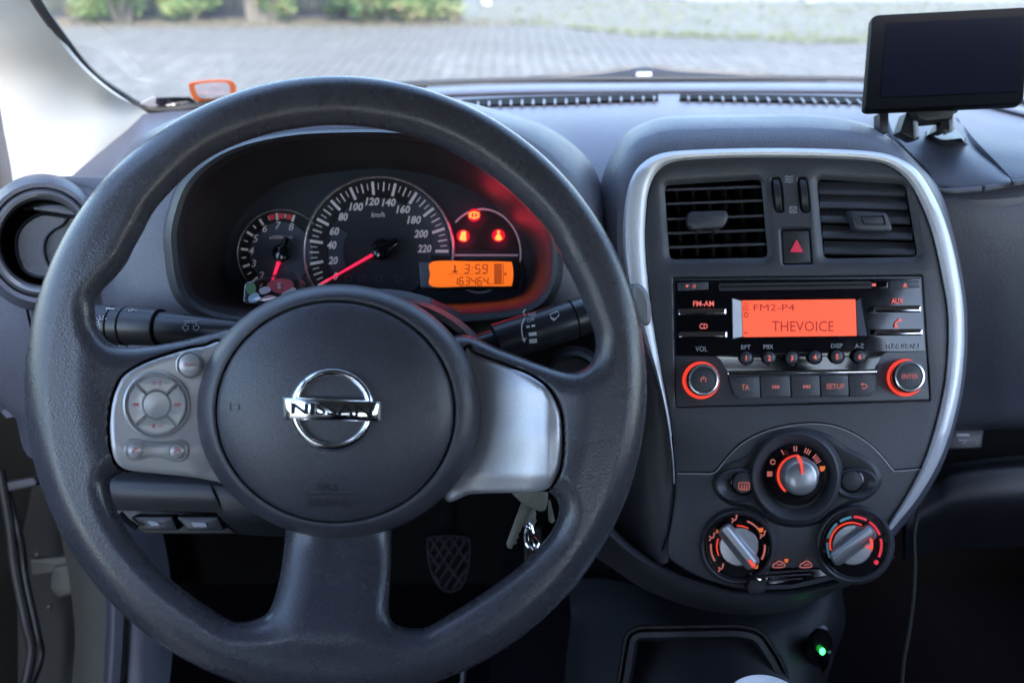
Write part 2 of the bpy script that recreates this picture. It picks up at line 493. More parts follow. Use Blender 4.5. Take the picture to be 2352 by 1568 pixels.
g_leaf = ramp_mat('leaves', [(0.05, 0.08, 0.03), (0.09, 0.16, 0.04), (0.20, 0.22, 0.07), (0.22, 0.12, 0.08)], 5, rough=0.5, bump=0, detail=3)
g_leafd = ramp_mat('dark_leaves', [(0.02, 0.04, 0.012), (0.05, 0.11, 0.02), (0.14, 0.06, 0.04)], 4, rough=0.5, bump=0, detail=3)
g_litter = ramp_mat('leaf_litter', [(0.10, 0.06, 0.035), (0.20, 0.14, 0.09), (0.08, 0.12, 0.04), (0.20, 0.11, 0.08)], 9, bump=0)
g_grass = ramp_mat('grass_blades', [(0.11, 0.13, 0.055), (0.17, 0.19, 0.08), (0.24, 0.23, 0.14)], 6, bump=0)
g_bark = ramp_mat('bark', [(0.11, 0.09, 0.065), (0.22, 0.185, 0.14)], 20, bump=1)
g_fence = ramp_mat('fence_boards', [(0.030, 0.036, 0.024), (0.060, 0.066, 0.046)], 9, bump=0.5, rand=True)

def sheet(pts, z): return MB().add([(x, y, z) for x, y in pts], [tuple(range(len(pts)))])
sheet([(-300, -300), (300, -300), (300, 600), (-300, 600)], 0.0).build('ground', g_ground, kind='structure')
pav = sheet([(-14, -6), (16, -6), (16, 9.1), (6.0, 9.15), (3.0, 8.95), (1.2, 9.6), (0.4, 10.35), (-14, 10.3)], 0.024).build('pavement', g_joint, kind='structure')
# the paving bricks: the nearest 300 in view one by one, the rest joined
bx_, by_ = 0.098, 0.198
def brick_geo(mb, x, y, s=1.0, dz=0.0):
    a, b = bx_ / 2 - 0.001, by_ / 2 - 0.001
    z0, z1, z2 = 0.0, 0.020 + dz, 0.024 + dz
    vs = []
    for k, z in ((1, z0), (1, z1), (0.93, z2)):
        for sx, sy in ((-1, -1), (1, -1), (1, 1), (-1, 1)):
            vs.append((x + sx * a * (k if k == 1 else 0.92), y + sy * b * (k if k == 1 else 0.96), z + 0.010))
    f = [(8, 9, 10, 11)]
    for r in (0, 4):
        for i in range(4): f.append((r + i, r + (i + 1) % 4, r + 4 + (i + 1) % 4, r + 4 + i))
    mb.add(vs, f)
mb = MB(); brick_geo(mb, 0, 0)
proto = mb.build('brick', g_brick, pav, ang=20)
spots = []
for j in range(-7, 20):
    for i in range(-52, 60):
        x = i * 0.104 + 0.01 * math.sin(j); y = 6.9 + j * 0.205 + (0.10 if i % 2 else 0)
        lim = 10.3 if x < 0.3 else (10.35 - (x - 0.4) * 0.9 if x < 1.2 else (9.55 - (x - 1.2) * 0.33 if x < 3 else 9.0))
        if y < lim - 0.1: spots.append((x, y))
# in view: left of the satnav and above the wheel rim
def seen_uv(x, y):
    p = Vector((x, y, 0.03)) - CAM; d = p.dot(FW)
    return CU + FPX * p.dot(RT) / d, CV - FPX * p.dot(UP) / d
near = []
rest = []
for s in spots:
    u, v = seen_uv(*s)
    ok = (1000 < u < 1990 and v < 184) or (220 < u < 540 and v < 200)
    (near if ok else rest).append((v, s))
near.sort(key=lambda t: -t[0])
rest += near[300:]; near = near[:300]
for n, (v, s) in enumerate(near):
    o = proto if n == 0 else proto.copy()
    if n: COL.objects.link(o); o.parent = pav
    o.location = (s[0], s[1], random.uniform(-0.002, 0.002))
    o.rotation_euler = (random.uniform(-.01, .01), random.uniform(-.01, .01), random.uniform(-.015, .015))
mb = MB()
for v, s in rest: brick_geo(mb, s[0], s[1], dz=random.uniform(-0.002, 0.002))
mb.build('paving_bricks_beyond', g_brick, pav, ang=20, kind='stuff')
sheet([(-14, 10.25), (0.6, 10.2), (0.9, 10.6), (0.2, 11.6), (-0.4, 14), (-14, 14)], 0.012).build('earth', g_earth, kind='structure')
sheet([(1.2, 13.6), (40, 12.2), (60, 40), (-2, 40)], 0.010).build('road', g_road, kind='structure')

# rubble field on the right
sheet([(-.5, 10.8), (.4, 10.4), (1.2, 9.62), (3.0, 8.97), (6.0, 9.17), (16, 9.12), (16, 12.5), (2, 13.55), (-1.5, 14.5)], 0.014).build('gravel', ramp_mat('gravel', [(0.10, 0.10, 0.075), (0.15, 0.15, 0.125), (0.12, 0.135, 0.07)], 3), kind='structure')
mb = MB(); rs = random.Random(3)
ico = bmesh.new(); bmesh.ops.create_icosphere(ico, subdivisions=1, radius=1)
iv = [p.co.copy() for p in ico.verts]; iF = [tuple(v.index for v in f.verts) for f in ico.faces]; ico.free()
for _ in range(9500):
    x = rs.uniform(-0.7, 8.5); y = rs.uniform(8.9, 14.2)
    if x < 1.2 and y < 10.5 - (x - 0.3) * 0.9: continue
    if x < 0.3 and y < 10.4: continue
    if x < -0.45 or (x < -.1 and y < 10.8): continue
    if 1.2 <= x < 3 and y < 9.6 - (x - 1.2) * 0.35 + rs.uniform(-.1, .15): continue
    if x >= 3 and y < 9.05 + rs.uniform(-.15, .15): continue
    if y > 13.4 and x > 2.5: continue
    r = rs.uniform(0.022, 0.055)
    rz = rs.uniform(0, 6.28)
    mb.add([(x + r * (p.x * math.cos(rz) - p.y * math.sin(rz)) * rs.uniform(.8, 1.25), y + r * (p.x * math.sin(rz) + p.y * math.cos(rz)) * rs.uniform(.8, 1.2), 0.012 + r * 0.42 * p.z * rs.uniform(.7, 1.2)) for p in iv], iF)
mb.build('rubble', g_rubble, kind='stuff', ang=60)
# grass in the rubble and along its edge
mb = MB()
for _ in range(1500):
    if rs.random() < 0.45: x = rs.uniform(0.6, 6); y = (9.55 - (x - 1.2) * 0.33 if x < 3 else 9.0) + abs(rs.gauss(0, 0.25))
    else: x = rs.uniform(0, 8); y = rs.uniform(9.2, 13.8)
    if x < 1.2: y = max(y, 10.4 - (x - 0.4) * .9)
    for k in range(5):
        a = rs.uniform(0, 6.28); hh = rs.uniform(0.03, 0.09); w = 0.007
        dx, dy = math.cos(a), math.sin(a)
        mb.add([(x - dy * w, y + dx * w, 0.012), (x + dy * w, y - dx * w, 0.012), (x + dx * hh * .5, y + dy * hh * .5, 0.012 + hh)], [(0, 1, 2)])
mb.build('grass', g_grass, kind='stuff')

# shrubs along the fence
def leaves(mb, c, rx, ry, rz, n, size, rs):
    for _ in range(n):
        while True:
            p = Vector((rs.uniform(-1, 1), rs.uniform(-1, 1), rs.uniform(-1, 1)))
            if 0.25 < p.length < 1: break
        q = Vector((c[0] + p.x * rx * rs.uniform(.85, 1.1), c[1] + p.y * ry, c[2] + p.z * rz))
        if q.z < 0.03: q.z = rs.uniform(0.03, 0.3)
        a = Vector((rs.gauss(0, 1), rs.gauss(0, 1), rs.gauss(0, 0.6))).normalized(); b = a.orthogonal().normalized()
        s = size * rs.uniform(.6, 1.3)
        mb.add([q - a * s, q + b * s * .45, q + a * s, q - b * s * .45], [(0, 1, 2, 3)])
def shrub(x, y, r, hgt, n, m, label, stems=5, low=0.05, leaf=0.045):
    rs = random.Random(int(x * 100) + 5)
    t = thing('shrub', label, 'shrub', (x, y, 0.01), 'shrubs growing along the fence')
    mb = MB()
    k = 20
    for i in range(k):
        cx = x + rs.uniform(-.7, .7) * r; cy = y + rs.uniform(-.35, .35) * r; cz = low + rs.uniform(0.06, 1) ** 1.5 * hgt
        leaves(mb, (cx, cy, max(cz, .16)), r * rs.uniform(.25, .6), r * .35, hgt * rs.uniform(.06, .14), int(1.5 * n) // k, leaf, rs)
    mb.build('foliage', m, t)
    for i in range(stems):
        a = rs.uniform(-.3, .3) * r; mb = MB()
        p = [(x + a, y + rs.uniform(-.1, .1), 0.0)]
        for j in range(1, 5): p.append((p[-1][0] + rs.uniform(-.10, .10) + a * .12, p[-1][1] + rs.uniform(-.05, .05), hgt * j / 5))
        tube(mb, p, [rs.uniform(.008, .02) * (1 - .15 * j) for j in range(5)], 6).build('stem', g_bark, t)
shrub(-4.55, 10.75, 0.55, 1.2, 1300, g_leaf, 'pale yellow-green shrub with light stems beside the windscreen pillar', 6)
shrub(-3.75, 11.0, 0.45, 1.3, 1300, g_leaf, 'green shrub hanging over the left end of the board fence', 3, 0.10)
shrub(-2.72, 10.85, 0.32, 1.4, 900, g_leaf, 'bright green leafy shrub left of the pale trunks', 3, 0.05)
shrub(-1.72, 10.95, 0.55, 1.3, 1500, g_leafd, 'dark red and green shrub right of the pale trunks', 4, 0.05)
shrub(-1.38, 10.85, 0.42, 1.3, 1500, g_leaf, 'yellow-green shrub above the middle of the wheel', 4, 0.03)
shrub(-0.92, 11.0, 0.38, 1.2, 1300, g_leaf, 'yellow-green shrub next to the white post', 4, 0.0)
# a tree with several trunks between the shrubs
t = thing('tree', 'small tree with pale splayed trunks in front of the fence', 'tree', (-2.95, 10.9, 0))
rs = random.Random(11)
for (x0, lean, r0) in ((-3.03, -0.05, .045), (-2.93, 0.03, .05), (-2.85, 0.22, .04), (-2.97, -0.30, .03), (-2.80, 0.42, .028)):
    mb = MB(); pts = [(x0 + lean * k * .35 + rs.uniform(-.02, .02), 10.88 + rs.uniform(-.02, .02), 0.42 * k) for k in range(6)]
    tube(mb, pts, [r0 * (1.25 - .15 * k) for k in range(6)], 8).build('trunk', g_bark, t)
mb = MB()
for _ in range(10): leaves(mb, (-2.9 + rs.uniform(-.8, .8), 10.9 + rs.uniform(-.4, .4), 2.2 + rs.uniform(-.4, .6)), .4, .4, .35, 180, .05, rs)
mb.build('crown', g_leaf, t)
# fallen leaves and weeds on the strip of earth
mb = MB()
for _ in range(2600):
    x = rs.uniform(-5.6, 0.5); y = rs.uniform(10.22, 11.2)
    a = rs.uniform(0, 6.28); s = rs.uniform(.015, .035)
    mb.add([(x, y, .02), (x + s * math.cos(a), y + s * math.sin(a), .02 + rs.uniform(0, .04)), (x - s * math.sin(a) * .5, y + s * math.cos(a) * .5, .03)], [(0, 1, 2)])
mb.build('leaf_litter', g_litter, kind='stuff')
# board fence
t = thing('fence', 'dark weathered board fence behind the shrubs', 'fence', (-3, 11.3, 0))
mb = MB(); box(mb, (0, 0, 0), (0.118, 0.022, 1.75)); fb = mb.build('fence_board', g_fence, t, loc=(0, 0, 0))
for i in range(46):
    o = fb if i == 0 else fb.copy()
    if i: COL.objects.link(o); o.parent = t
    o.location = (-6.4 + i * 0.126 + 3 - (-3) - 3 + rs.uniform(-.003, .003), rs.uniform(-.008, .008) + 0.0, 0.10)
for me_v in fb.data.vertices: me_v.co += ORG[t.name]
for i in range(4):
    mb = MB(); x = -6.4 + i * 1.8; box(mb, (x, 11.33, 0), (x + .09, 11.42, 1.9)); mb.build('fence_post', g_fence, t)
mb = MB(); box(mb, (-6.4, 11.335, .0), (-.62, 11.38, .14)); mb.build('kickboard', mat('kickboard', (0.04, 0.04, 0.05), .8), t)
fb_shift = Vector((0, 0, 0))
# white posts
for x, y, lab in ((-0.355, 12.95, 'short white roadside post behind the rubble, above the wheel'), (4.22, 13.35, 'white roadside post farther right, near the satnav')):
    t = thing('marker_post', lab, 'post', (x, y, 0), 'white marker posts')
    mb = MB()
    tube(mb, [(x, y, 0.0), (x, y, .6), (x, y, .85)], [.055, .055, .052], 14); mb.build('post', mat('post_white', (.75, .77, .72), .5), t)
    mb = MB(); tube(mb, [(x, y, .70), (x, y, .78)], .0565, 14); mb.build('reflector', M['red'], t)

# ------------------------------------------------------------------ the car's shell
# windscreen base line (z = 1.0) and left edge
BASE = [(342, 251), (444, 246), (600, 226), (800, 207), (980, 196), (1200, 188), (1478, 186), (1800, 185), (2000, 188), (2200, 206), (2352, 240), (2560, 300), (2700, 345)]
LEDGE = [((342, 251), None), ((273, 215), .985), ((205, 164), .94), ((137, 79), .87), ((82, 0), .82), ((36, -90), .75), ((0, -200), .67), ((-40, -360), .57)]
basep = [PZ(u, v, 1.0) for u, v in BASE]
ledge = [PZ(342, 251, 1.0)] + [PY(u, v, y) for (u, v), y in LEDGE[1:]]
XC = 0.216
def mirr(p): return Vector((2 * XC - p.x, p.y, p.z))
rows = []
NB = len(basep)
for k in range(len(ledge)):
    L = ledge[k]; R = mirr(ledge[k]); t_ = k / (len(ledge) - 1)
    row = []
    for j in range(NB):
        s = j / (NB - 1)
        if k == 0: row.append(basep[j]); continue
        p = L.lerp(R, s)
        bulge = 1 - (2 * s - 1) ** 2
        y = L.y + bulge * (max(b.y for b in basep) - basep[0].y) * (1 - .55 * t_)
        row.append(Vector((p.x, y, L.z + bulge * 0.02 * t_)))
    rows.append(row)
ws = thing('windscreen', 'clear windscreen above the dashboard, looking out on the paving', 'windscreen', basep[6])
patch(MB(), rows, 2, 3).build('glass_pane', M['glass'], ws)
mb = MB(); tube(mb, [tuple(a) for a in spl([tuple(p) for p in ([basep[4], basep[3], basep[2], basep[1]] + ledge)], False, 6)], 0.0046, 8)
mb.build('rubber_seal', M['rubber'], ws)
mb = MB(); tube(mb, [tuple(a) for a in spl([tuple(p) for p in [mirr(q) for q in ledge]], False, 6)], 0.0035, 8)
mb.build('rubber_seal', M['rubber'], ws)
mb = MB(); tube(mb, [tuple(a) for a in spl([tuple(p + Vector((0, 0.004, 0.002))) for p in basep[3:]], False, 6)], 0.0032, 8)
mb.build('lower_seal', M['rubber'], ws)
# cowl with wiper outside
cw = thing('wiper', 'black wiper arm and cowl hump seen low through the windscreen', 'windscreen wiper', PZ(1478, 170, 0.99))
yb = basep[6].y + 0.03
C = [(1130, 189), (1190, 185), (1290, 176), (1380, 169), (1430, 161), (1470, 156), (1500, 155), (1550, 163), (1640, 168), (1750, 175), (1860, 186), (1900, 189)]
top = [PY(u, v, yb + .02) for u, v in C]; bot = [PY(u, 202, yb + .01) for u, v in C]; bk = [p + Vector((0, .06, -.035)) for p in top]
patch(MB(), [bot, top, bk], 3, 3, th=.004).build('cowl_cover', M['dark'], cw)
mb = MB(); prism(mb, rr(1462, 166, 1497, 176, 3), (top[6] - CAM).dot(FW) - .01, .004); mb.build('clip', M['wprint'], cw)
mb = MB(); tube(mb, [PY(u, v, yb + .05) for u, v in ((1180, 190), (1300, 180), (1400, 172), (1480, 168), (1560, 170), (1700, 178), (1850, 188))], .004, 8); mb.build('wiper_blade', M['rubber'], cw)

car = thing('car', 'pale painted car body around the dashboard, its driver door open', 'car body', (XC, -0.2, 0.2))
# roof lining, rear, right side with window openings
rz = 1.43
front_l = ledge[-1]; front_r = mirr(ledge[-1])
rl = [[Vector((x, y, z)) for x, z in ((-.62, 1.22), (-.50, 1.34), (-.38, rz), (XC, rz + .03), (.81, rz), (.93, 1.34), (1.05, 1.22))] for y in (-1.9,)]
mb = MB()
r0 = rows[-1]
patch(mb, [[Vector((p.x, p.y + .01, p.z)) for p in r0[::3]], [Vector((XC + (i - 2) / 2 * .73, .15, rz + .02)) for i in range(5)], [Vector((XC + (i - 2) / 2 * .76, -.7, rz + .03)) for i in range(5)], [Vector((XC + (i - 2) / 2 * .70, -1.7, rz - .03)) for i in range(5)]], 4, 4, th=.03)
mb.build('roof_lining', M['headliner'], car)
def slab(name, lo, hi, m):
    mb = MB(); box(mb, lo, hi); return mb.build(name, m, car)
slab('door_lining', (.93, -1.2, .25), (1.0, .62, .93), M['dark'])
slab('door_frame', (.91, .58, .93), (.97, .64, 1.40), M['dark'])
slab('roof_rail', (.90, -1.7, 1.32), (.97, .42, 1.44), M['headliner'])  # out of view; rails added to block sun above the side windows
slab('roof_rail', (-.58, -1.7, 1.32), (-.52, .42, 1.44), M['headliner'])
slab('middle_post', (.90, -.30, .25), (.96, -.16, 1.44), M['headliner'])
slab('middle_post', (-.58, -.30, .25), (-.52, -.16, 1.44), M['headliner'])
slab('rear_door_lining', (-.60, -1.3, .25), (-.54, -.30, 1.12), M['dark'])  # out of view; rear sides closed in to cut light from behind
slab('rear_door_lining', (.96, -1.3, .93), (1.0, -.30, 1.12), M['dark'])
slab('tailgate', (-.58, -1.76, .25), (1.0, -1.68, 1.12), M['dark'])
slab('rear_post', (-.60, -1.74, .9), (-.38, -1.3, 1.42), M['headliner'])
slab('rear_post', (.80, -1.74, .9), (1.0, -1.3, 1.42), M['headliner'])
slab('rear_seat', (-.50, -1.5, .55), (.92, -1.3, 1.05), M['dark'])
slab('floor', (-.56, -1.7, .20), (1.0, 1.30, .235), M['carpet'])
slab('bulkhead', (-.52, 1.10, .20), (1.0, 1.14, .95), M['black'])
slab('tunnel', (.06, -1.2, .23), (.36, 1.1, .44), M['carpet'])
slab('side_wall', (.92, .55, .22), (.98, 1.2, .97), M['black'])
mb = MB(); patch(mb, [[Vector((XC + (i - 3) / 3 * .74, y, z - abs(i - 3) ** 2 * .012)) for i in range(7)] for y, z in ((1.32, .90), (1.55, .88), (1.8, .82), (2.02, .70), (2.1, .5), (2.1, .25))], 3, 3, th=.01)
mb.build('bonnet', M['body'], car)
# seats behind the camera keep the cabin dim
for x in (-.11, .55):
    t = car
    mb = MB(); patch(mb, [[Vector((x + s * .24, y, z + .03 * abs(s))) for s in (-1, -.7, 0, .7, 1)] for y, z in ((.10, .40), (.08, .50), (-.1, .52), (-.36, .50))], 4, 4, th=.05); mb.build('seat_cushion', M['carpet'], t)
    mb = MB(); patch(mb, [[Vector((x + s * .23, y + .03 * abs(s), z)) for s in (-1, -.7, 0, .7, 1)] for y, z in ((-.36, .48), (-.40, .7), (-.47, .95), (-.54, 1.1))], 4, 4, th=.05); mb.build('backrest', M['carpet'], t)
    mb = MB(); prism(mb, rr(0, 0, 1, 1, .1), .1, .1); mb = MB()
    patch(mb, [[Vector((x + s * .12, y, z)) for s in (-1, -.5, 0, .5, 1)] for y, z in ((-.53, 1.13), (-.545, 1.2), (-.57, 1.29))], 4, 4, th=.05); mb.build('headrest', M['carpet'], t)

# windscreen pillar trim (cream)
pt = thing('pillar_trim', 'bright cream windscreen pillar trim at the upper left', 'pillar trim', W(40, 430, .86))
rows_p = [
    [W(-250, -300, .64), W(-160, -300, .64), W(-100, -300, .62), W(-60, -300, .60)],
    [W(-150, -150, .73), W(-70, -150, .735), W(-30, -140, .72), W(4, -130, .71)],
    [W(-70, 0, .79), W(-6, 20, .80), W(38, 10, .79), W(70, 0, .778)],
    [W(-40, 90, .815), W(24, 95, .825), W(78, 88, .825), W(121, 74, .815)],
    [W(-10, 180, .838), W(56, 180, .852), W(126, 162, .862), W(184, 152, .865)],
    [W(12, 290, .848), W(86, 290, .868), W(182, 236, .895), W(256, 213, .91)],
    [W(28, 380, .85), W(112, 370, .872), W(222, 305, .91), W(326, 251, .975)],
    [W(37, 440, .85), W(110, 436, .87), W(190, 420, .885), W(347, 266, .985)]]
patch(MB(), rows_p, 7, 5, th=.006).build('trim_cover', M['cream'], pt)
# front door, swung open, outside on the left
dr = thing('driver_door', 'open driver door edge with dark lining and seal at the far left', 'door', W(-100, 1200, .95))
MD = Matrix.Translation(Vector((-.56, 1.02, 0))) @ Matrix.Rotation(rad(-106), 4, 'Z')
mb = MB(); box(mb, (0, -.06, .22), (1.08, .03, .94), MD); mb.build('door_lining', M['dark'], dr)
mb = MB(); box(mb, (.02, -.075, .55), (.95, -.06, .68), MD); mb.build('armrest', M['dark'], dr)
mb = MB(); tube(mb, [MD @ Vector(q) for q in ((.0, 0, .94), (.22, 0, 1.18), (.48, 0, 1.38), (1.0, 0, 1.42), (1.08, 0, 1.2), (1.08, 0, .94))], .022, 10); mb.build('window_frame', M['rubber'], dr)
mb = MB(); mb.add([MD @ Vector(q) for q in ((.0, 0, .94), (.22, 0, 1.18), (.48, 0, 1.38), (1.0, 0, 1.42), (1.08, 0, 1.2), (1.08, 0, .94))], [(0, 1, 2, 3, 4, 5)]); mb.build('door_glass', M['glass'], dr)
mb = MB(); box(mb, (-.02, .03, .22), (1.08, .05, .96), MD); mb.build('outer_skin', M['body'], dr)
mb = MB(); prism(mb, [(-60, 1120), (76, 1096), (84, 1106), (80, 1116), (20, 1128), (-60, 1150)], .93, .02, .002); mb.build('pull_handle', M['sillblue'], dr)
sp = [W(u, v, d) for u, v, d in ((0, 1080, .93), (22, 1200, .93), (34, 1300, .93), (58, 1420, .92), (72, 1500, .92), (40, 1640, .9))]
mb = MB(); tube(mb, [tuple(a) for a in spl([tuple(p) for p in sp], False, 8)], .0052, 10); mb.build('door_seal', M['rubber'], dr)
mb = MB(); sp = [W(u, v, d) for u, v, d in ((4, 1080, .95), (46, 1230, .95), (60, 1330, .95), (86, 1450, .94), (92, 1520, .94), (30, 1660, .9))]
tube(mb, [tuple(a) for a in spl([tuple(p) for p in sp], False, 8)], .0035, 10); mb.build('door_seal', M['dark'], dr)
mb = MB(); prism(mb, spl([(-120, 60), (0, 90), (30, 160), (50, 260), (70, 400), (80, 560), (-120, 560)], True, 5), .93, .03, .006); mb.build('mirror_corner', M['dark'], dr)
# painted door opening and inner sill
def strip_patch(name, L, R, m, parent, th=.01, bulge=.006):
    rws = []
    for (a, b) in zip(L, R):
        A, B = W(*a), W(*b); Mid = A.lerp(B, .5) - FW * bulge
        rws.append([A, Mid, B])
    return patch(MB(), rws, 5, 4, th=th).build(name, m, parent)
strip_patch('door_opening_paint', [(60, 900, .96), (120, 1150, .93), (150, 1280, .92), (166, 1380, .91), (172, 1480, .90), (158, 1640, .89)],
            [(160, 900, .93), (200, 1150, .91), (226, 1280, .89), (244, 1380, .88), (243, 1480, .87), (233, 1640, .86)], M['body'], car)
strip_patch('sill_trim', [(160, 900, .92), (200, 1150, .90), (228, 1280, .885), (243, 1380, .87), (242, 1480, .86), (232, 1640, .85)],
            [(200, 900, .92), (240, 1150, .90), (268, 1280, .88), (283, 1380, .87), (281, 1480, .86), (270, 1640, .85)], M['sillblue'], car, bulge=.004)
strip_patch('kick_panel', [(215, 900, .93), (250, 1150, .91), (278, 1280, .89), (294, 1380, .88), (292, 1480, .87), (280, 1640, .86)],
            [(330, 900, .96), (360, 1150, .94), (385, 1280, .92), (398, 1400, .90), (396, 1500, .89), (380, 1640, .87)], M['sillblue'], car, bulge=.008)
slab('inner_side_wall', (-.58, .98, .25), (-.52, 1.3, .93), M['black'])
# door hinge and check strap
hg = thing('door_check', 'grey metal door hinge and check strap in the open door gap', 'door hinge', W(130, 1340, .93))
mb = MB(); prism(mb, rq([(68, 1284), (160, 1277), (166, 1300), (130, 1304), (122, 1315), (72, 1322)], 5), .93, .012, .002); mb.build('strap', M['hinge'], hg)
mb = MB(); prism(mb, rq([(118, 1302), (166, 1292), (178, 1330), (176, 1362), (130, 1374), (112, 1350)], 8), .925, .016, .003); mb.build('hinge_plate', M['hinge'], hg)
mb = MB(); lathe(mb, 84, 1272, .925, [(7, -.006), (7, 0), (4, .003)], n=14); mb.build('bolt', M['hinge'], hg)
mb = MB(); lathe(mb, 112, 1392, .93, [(8, -.006), (8, 0), (4, .003)], n=14); mb.build('bolt', M['hinge'], hg)
# body cavity behind the hinge
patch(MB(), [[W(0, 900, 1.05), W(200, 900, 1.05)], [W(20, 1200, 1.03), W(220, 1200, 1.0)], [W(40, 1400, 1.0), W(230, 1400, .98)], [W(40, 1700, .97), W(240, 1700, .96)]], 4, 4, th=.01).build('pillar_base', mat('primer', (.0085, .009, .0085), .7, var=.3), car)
# ------------------------------------------------------------------ dashboard
DS, DI, DB, DW = 0.68, 0.72, 0.65, 0.534
da = thing('dashboard', 'dark grey moulded plastic dashboard spanning the car under the windscreen', 'dashboard', W(1176, 500, .8))
far = [(330, 262), (444, 250), (700, 219), (980, 199), (1200, 191), (1395, 189), (1600, 188), (1800, 188), (2000, 191), (2200, 209), (2352, 243), (2560, 303)]
D = lambda i, pts: [PZ(*far[i], .998)] + [PZ(u, v, z) if z > .95 else W(u, v, z) for u, v, z in pts]
cols = [
    D(0, [(290, 300, .99), (235, 345, .985), (166, 404, .98), (150, 420, .80)]),
    D(1, [(420, 300, .995), (350, 350, .99), (270, 402, .985), (255, 425, .79)]),
    D(2, [(690, 250, 1.0), (640, 300, 1.0), (600, 350, 1.0), (590, 400, .76)]),
    D(3, [(990, 225, 1.003), (1000, 270, 1.01), (1010, 330, 1.01), (1015, 400, .75)]),
    D(4, [(1200, 216, 1.003), (1215, 260, 1.01), (1240, 330, 1.005), (1260, 420, .76)]),
    D(5, [(1395, 212, 1.003), (1390, 260, 1.01), (1385, 340, 1.0), (1395, 450, .76)]),
    D(6, [(1600, 211, 1.003), (1600, 250, 1.01), (1600, 300, 1.008), (1600, 400, .76)]),
    D(7, [(1805, 211, 1.003), (1810, 250, 1.01), (1815, 300, 1.008), (1820, 400, .77)]),
    D(8, [(2010, 215, 1.003), (2030, 260, 1.01), (2060, 330, 1.0), (2120, 430, .745)]),
    D(9, [(2205, 235, 1.003), (2220, 285, 1.005), (2240, 350, 1.0), (2260, 440, .735)]),
    D(10, [(2370, 270, 1.003), (2385, 310, 1.005), (2400, 360, 1.0), (2420, 430, .735)]),
    D(11, [(2580, 325, 1.003), (2590, 350, 1.003), (2600, 385, 1.0), (2620, 440, .735)])]
rows = [[c[i] for c in cols] for i in range(5)]
last = [p + Vector((0, -.004, -.03)) for p in rows[-1]]
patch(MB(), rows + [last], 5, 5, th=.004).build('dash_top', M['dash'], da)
# raised ridge at the foot of the windscreen
mb = MB()
lo = [PZ(u, v + 3, 1.0) for u, v in far[2:]]; m1 = [PZ(u, v + 9, 1.008) for u, v in far[2:]]; m2 = [PZ(u, v + 20, 1.007) for u, v in far[2:]]; m3 = [PZ(u, v + 31, 1.0) for u, v in far[2:]]
patch(mb, [lo, m1, m2, m3], 5, 4, th=.003).build('windscreen_ridge', M['dash'], da)
# defroster slots with slats
def interp(L, u):
    for a, b in zip(L, L[1:]):
        if a[0] <= u <= b[0]: return a[1] + (b[1] - a[1]) * (u - a[0]) / (b[0] - a[0])
    return L[-1][1]
for (u0, u1, nm) in ((1060, 1512, 0), (1562, 1990, 1)):
    topl = [(900, 234), (1060, 229), (1200, 222), (1400, 217), (1512, 216), (1600, 216), (1800, 218), (1990, 222), (2100, 230)]
    botl = [(900, 250), (1060, 243), (1150, 240), (1300, 236), (1512, 226), (1562, 226), (1700, 229), (1850, 233), (1990, 237), (2100, 244)]
    us = [u0 + (u1 - u0) * k / 24 for k in range(25)]
    vf = defroster = None
    O = [(u, interp(topl, u)) for u in us] + [(u, interp(botl, u)) for u in reversed(us)]
    zt = 1.0115
    mb = MB(); n = len(O)
    ring = [PZ(u, v, zt) for u, v in O]
    base = [p + Vector((0, 0, -.012)) for p in ring]
    loft(mb, [ring, base], cap0=False, cap1=False)
    b0 = len(mb.v); mb.v += ring
    for t in tri([(p.x, p.y) for p in ring]): mb.f.append(tuple(b0 + k for k in t))
    slot = mb.build('defroster_slot', M['black'], da)
    step = 25.3 if nm == 0 else 26.5
    k = 0; u = u0 + (38 if nm == 0 else 20)
    while u < u1 - 8:
        vt, vb = interp(topl, u), interp(botl, u)
        sl = 0 if nm == 0 else -(u - 1560) / 430 * 12
        hgt = (vb - vt)
        A = [(u - 2.5 + sl * .9, vt + hgt * .42), (u + 2.5 + sl * .9, vt + hgt * .42), (u + 3, vb + 1), (u - 3, vb + 1)]
        mb = MB(); R = [PZ(a, b, zt + .0015) for a, b in A]
        loft(mb, [R, [p + Vector((0, 0, -.006)) for p in R]], cap0=False)
        b0 = len(mb.v); mb.v += R; mb.f.append((b0, b0 + 1, b0 + 2, b0 + 3))
        mb.build('defroster_slat', M['dash'], slot)
        u += step; k += 1

# binnacle: bezel, hood
BZ = [(376, 570), (386, 480), (425, 400), (515, 338), (650, 305), (800, 296), (950, 300), (1080, 325), (1180, 380), (1248, 450), (1285, 530), (1294, 600), (1285, 660), (1250, 712), (1150, 748), (830, 765), (545, 752), (410, 698)]
BI = [(427, 570), (436, 490), (470, 420), (545, 362), (665, 328), (800, 319), (940, 323), (1058, 347), (1150, 397), (1215, 462), (1247, 535), (1254, 600), (1244, 650), (1205, 690), (1105, 705), (830, 716), (560, 712), (455, 672)]
FA = [(520, 600), (533, 536), (574, 478), (649, 420), (725, 402), (804, 392), (895, 388), (1014, 410), (1117, 458), (1175, 516), (1216, 561), (1224, 612), (1214, 650), (1188, 678), (1100, 692), (830, 700), (600, 698), (530, 660)]
H1 = [(230, 640), (225, 480), (290, 360), (400, 285), (600, 236), (800, 222), (1000, 232), (1150, 266), (1255, 302), (1338, 366), (1374, 440), (1388, 540), (1384, 640), (1350, 720), (1200, 790), (830, 810), (450, 800), (270, 740)]
M['bezel'] = mat('bezel_plastic', (.020, .021, .025), .5, bump=(900, .2))
bz = spl(BZ, n=6); bi = spl(BI, n=6); fa = spl(FA, n=6); h1 = spl(H1, n=6)
bn = thing('binnacle', 'dark hooded surround of the instrument cluster behind the steering wheel', 'instrument hood', W(830, 740, .65))
def ringw(P, d, h=0): return [W(p[0], p[1], d, h) for p in P]
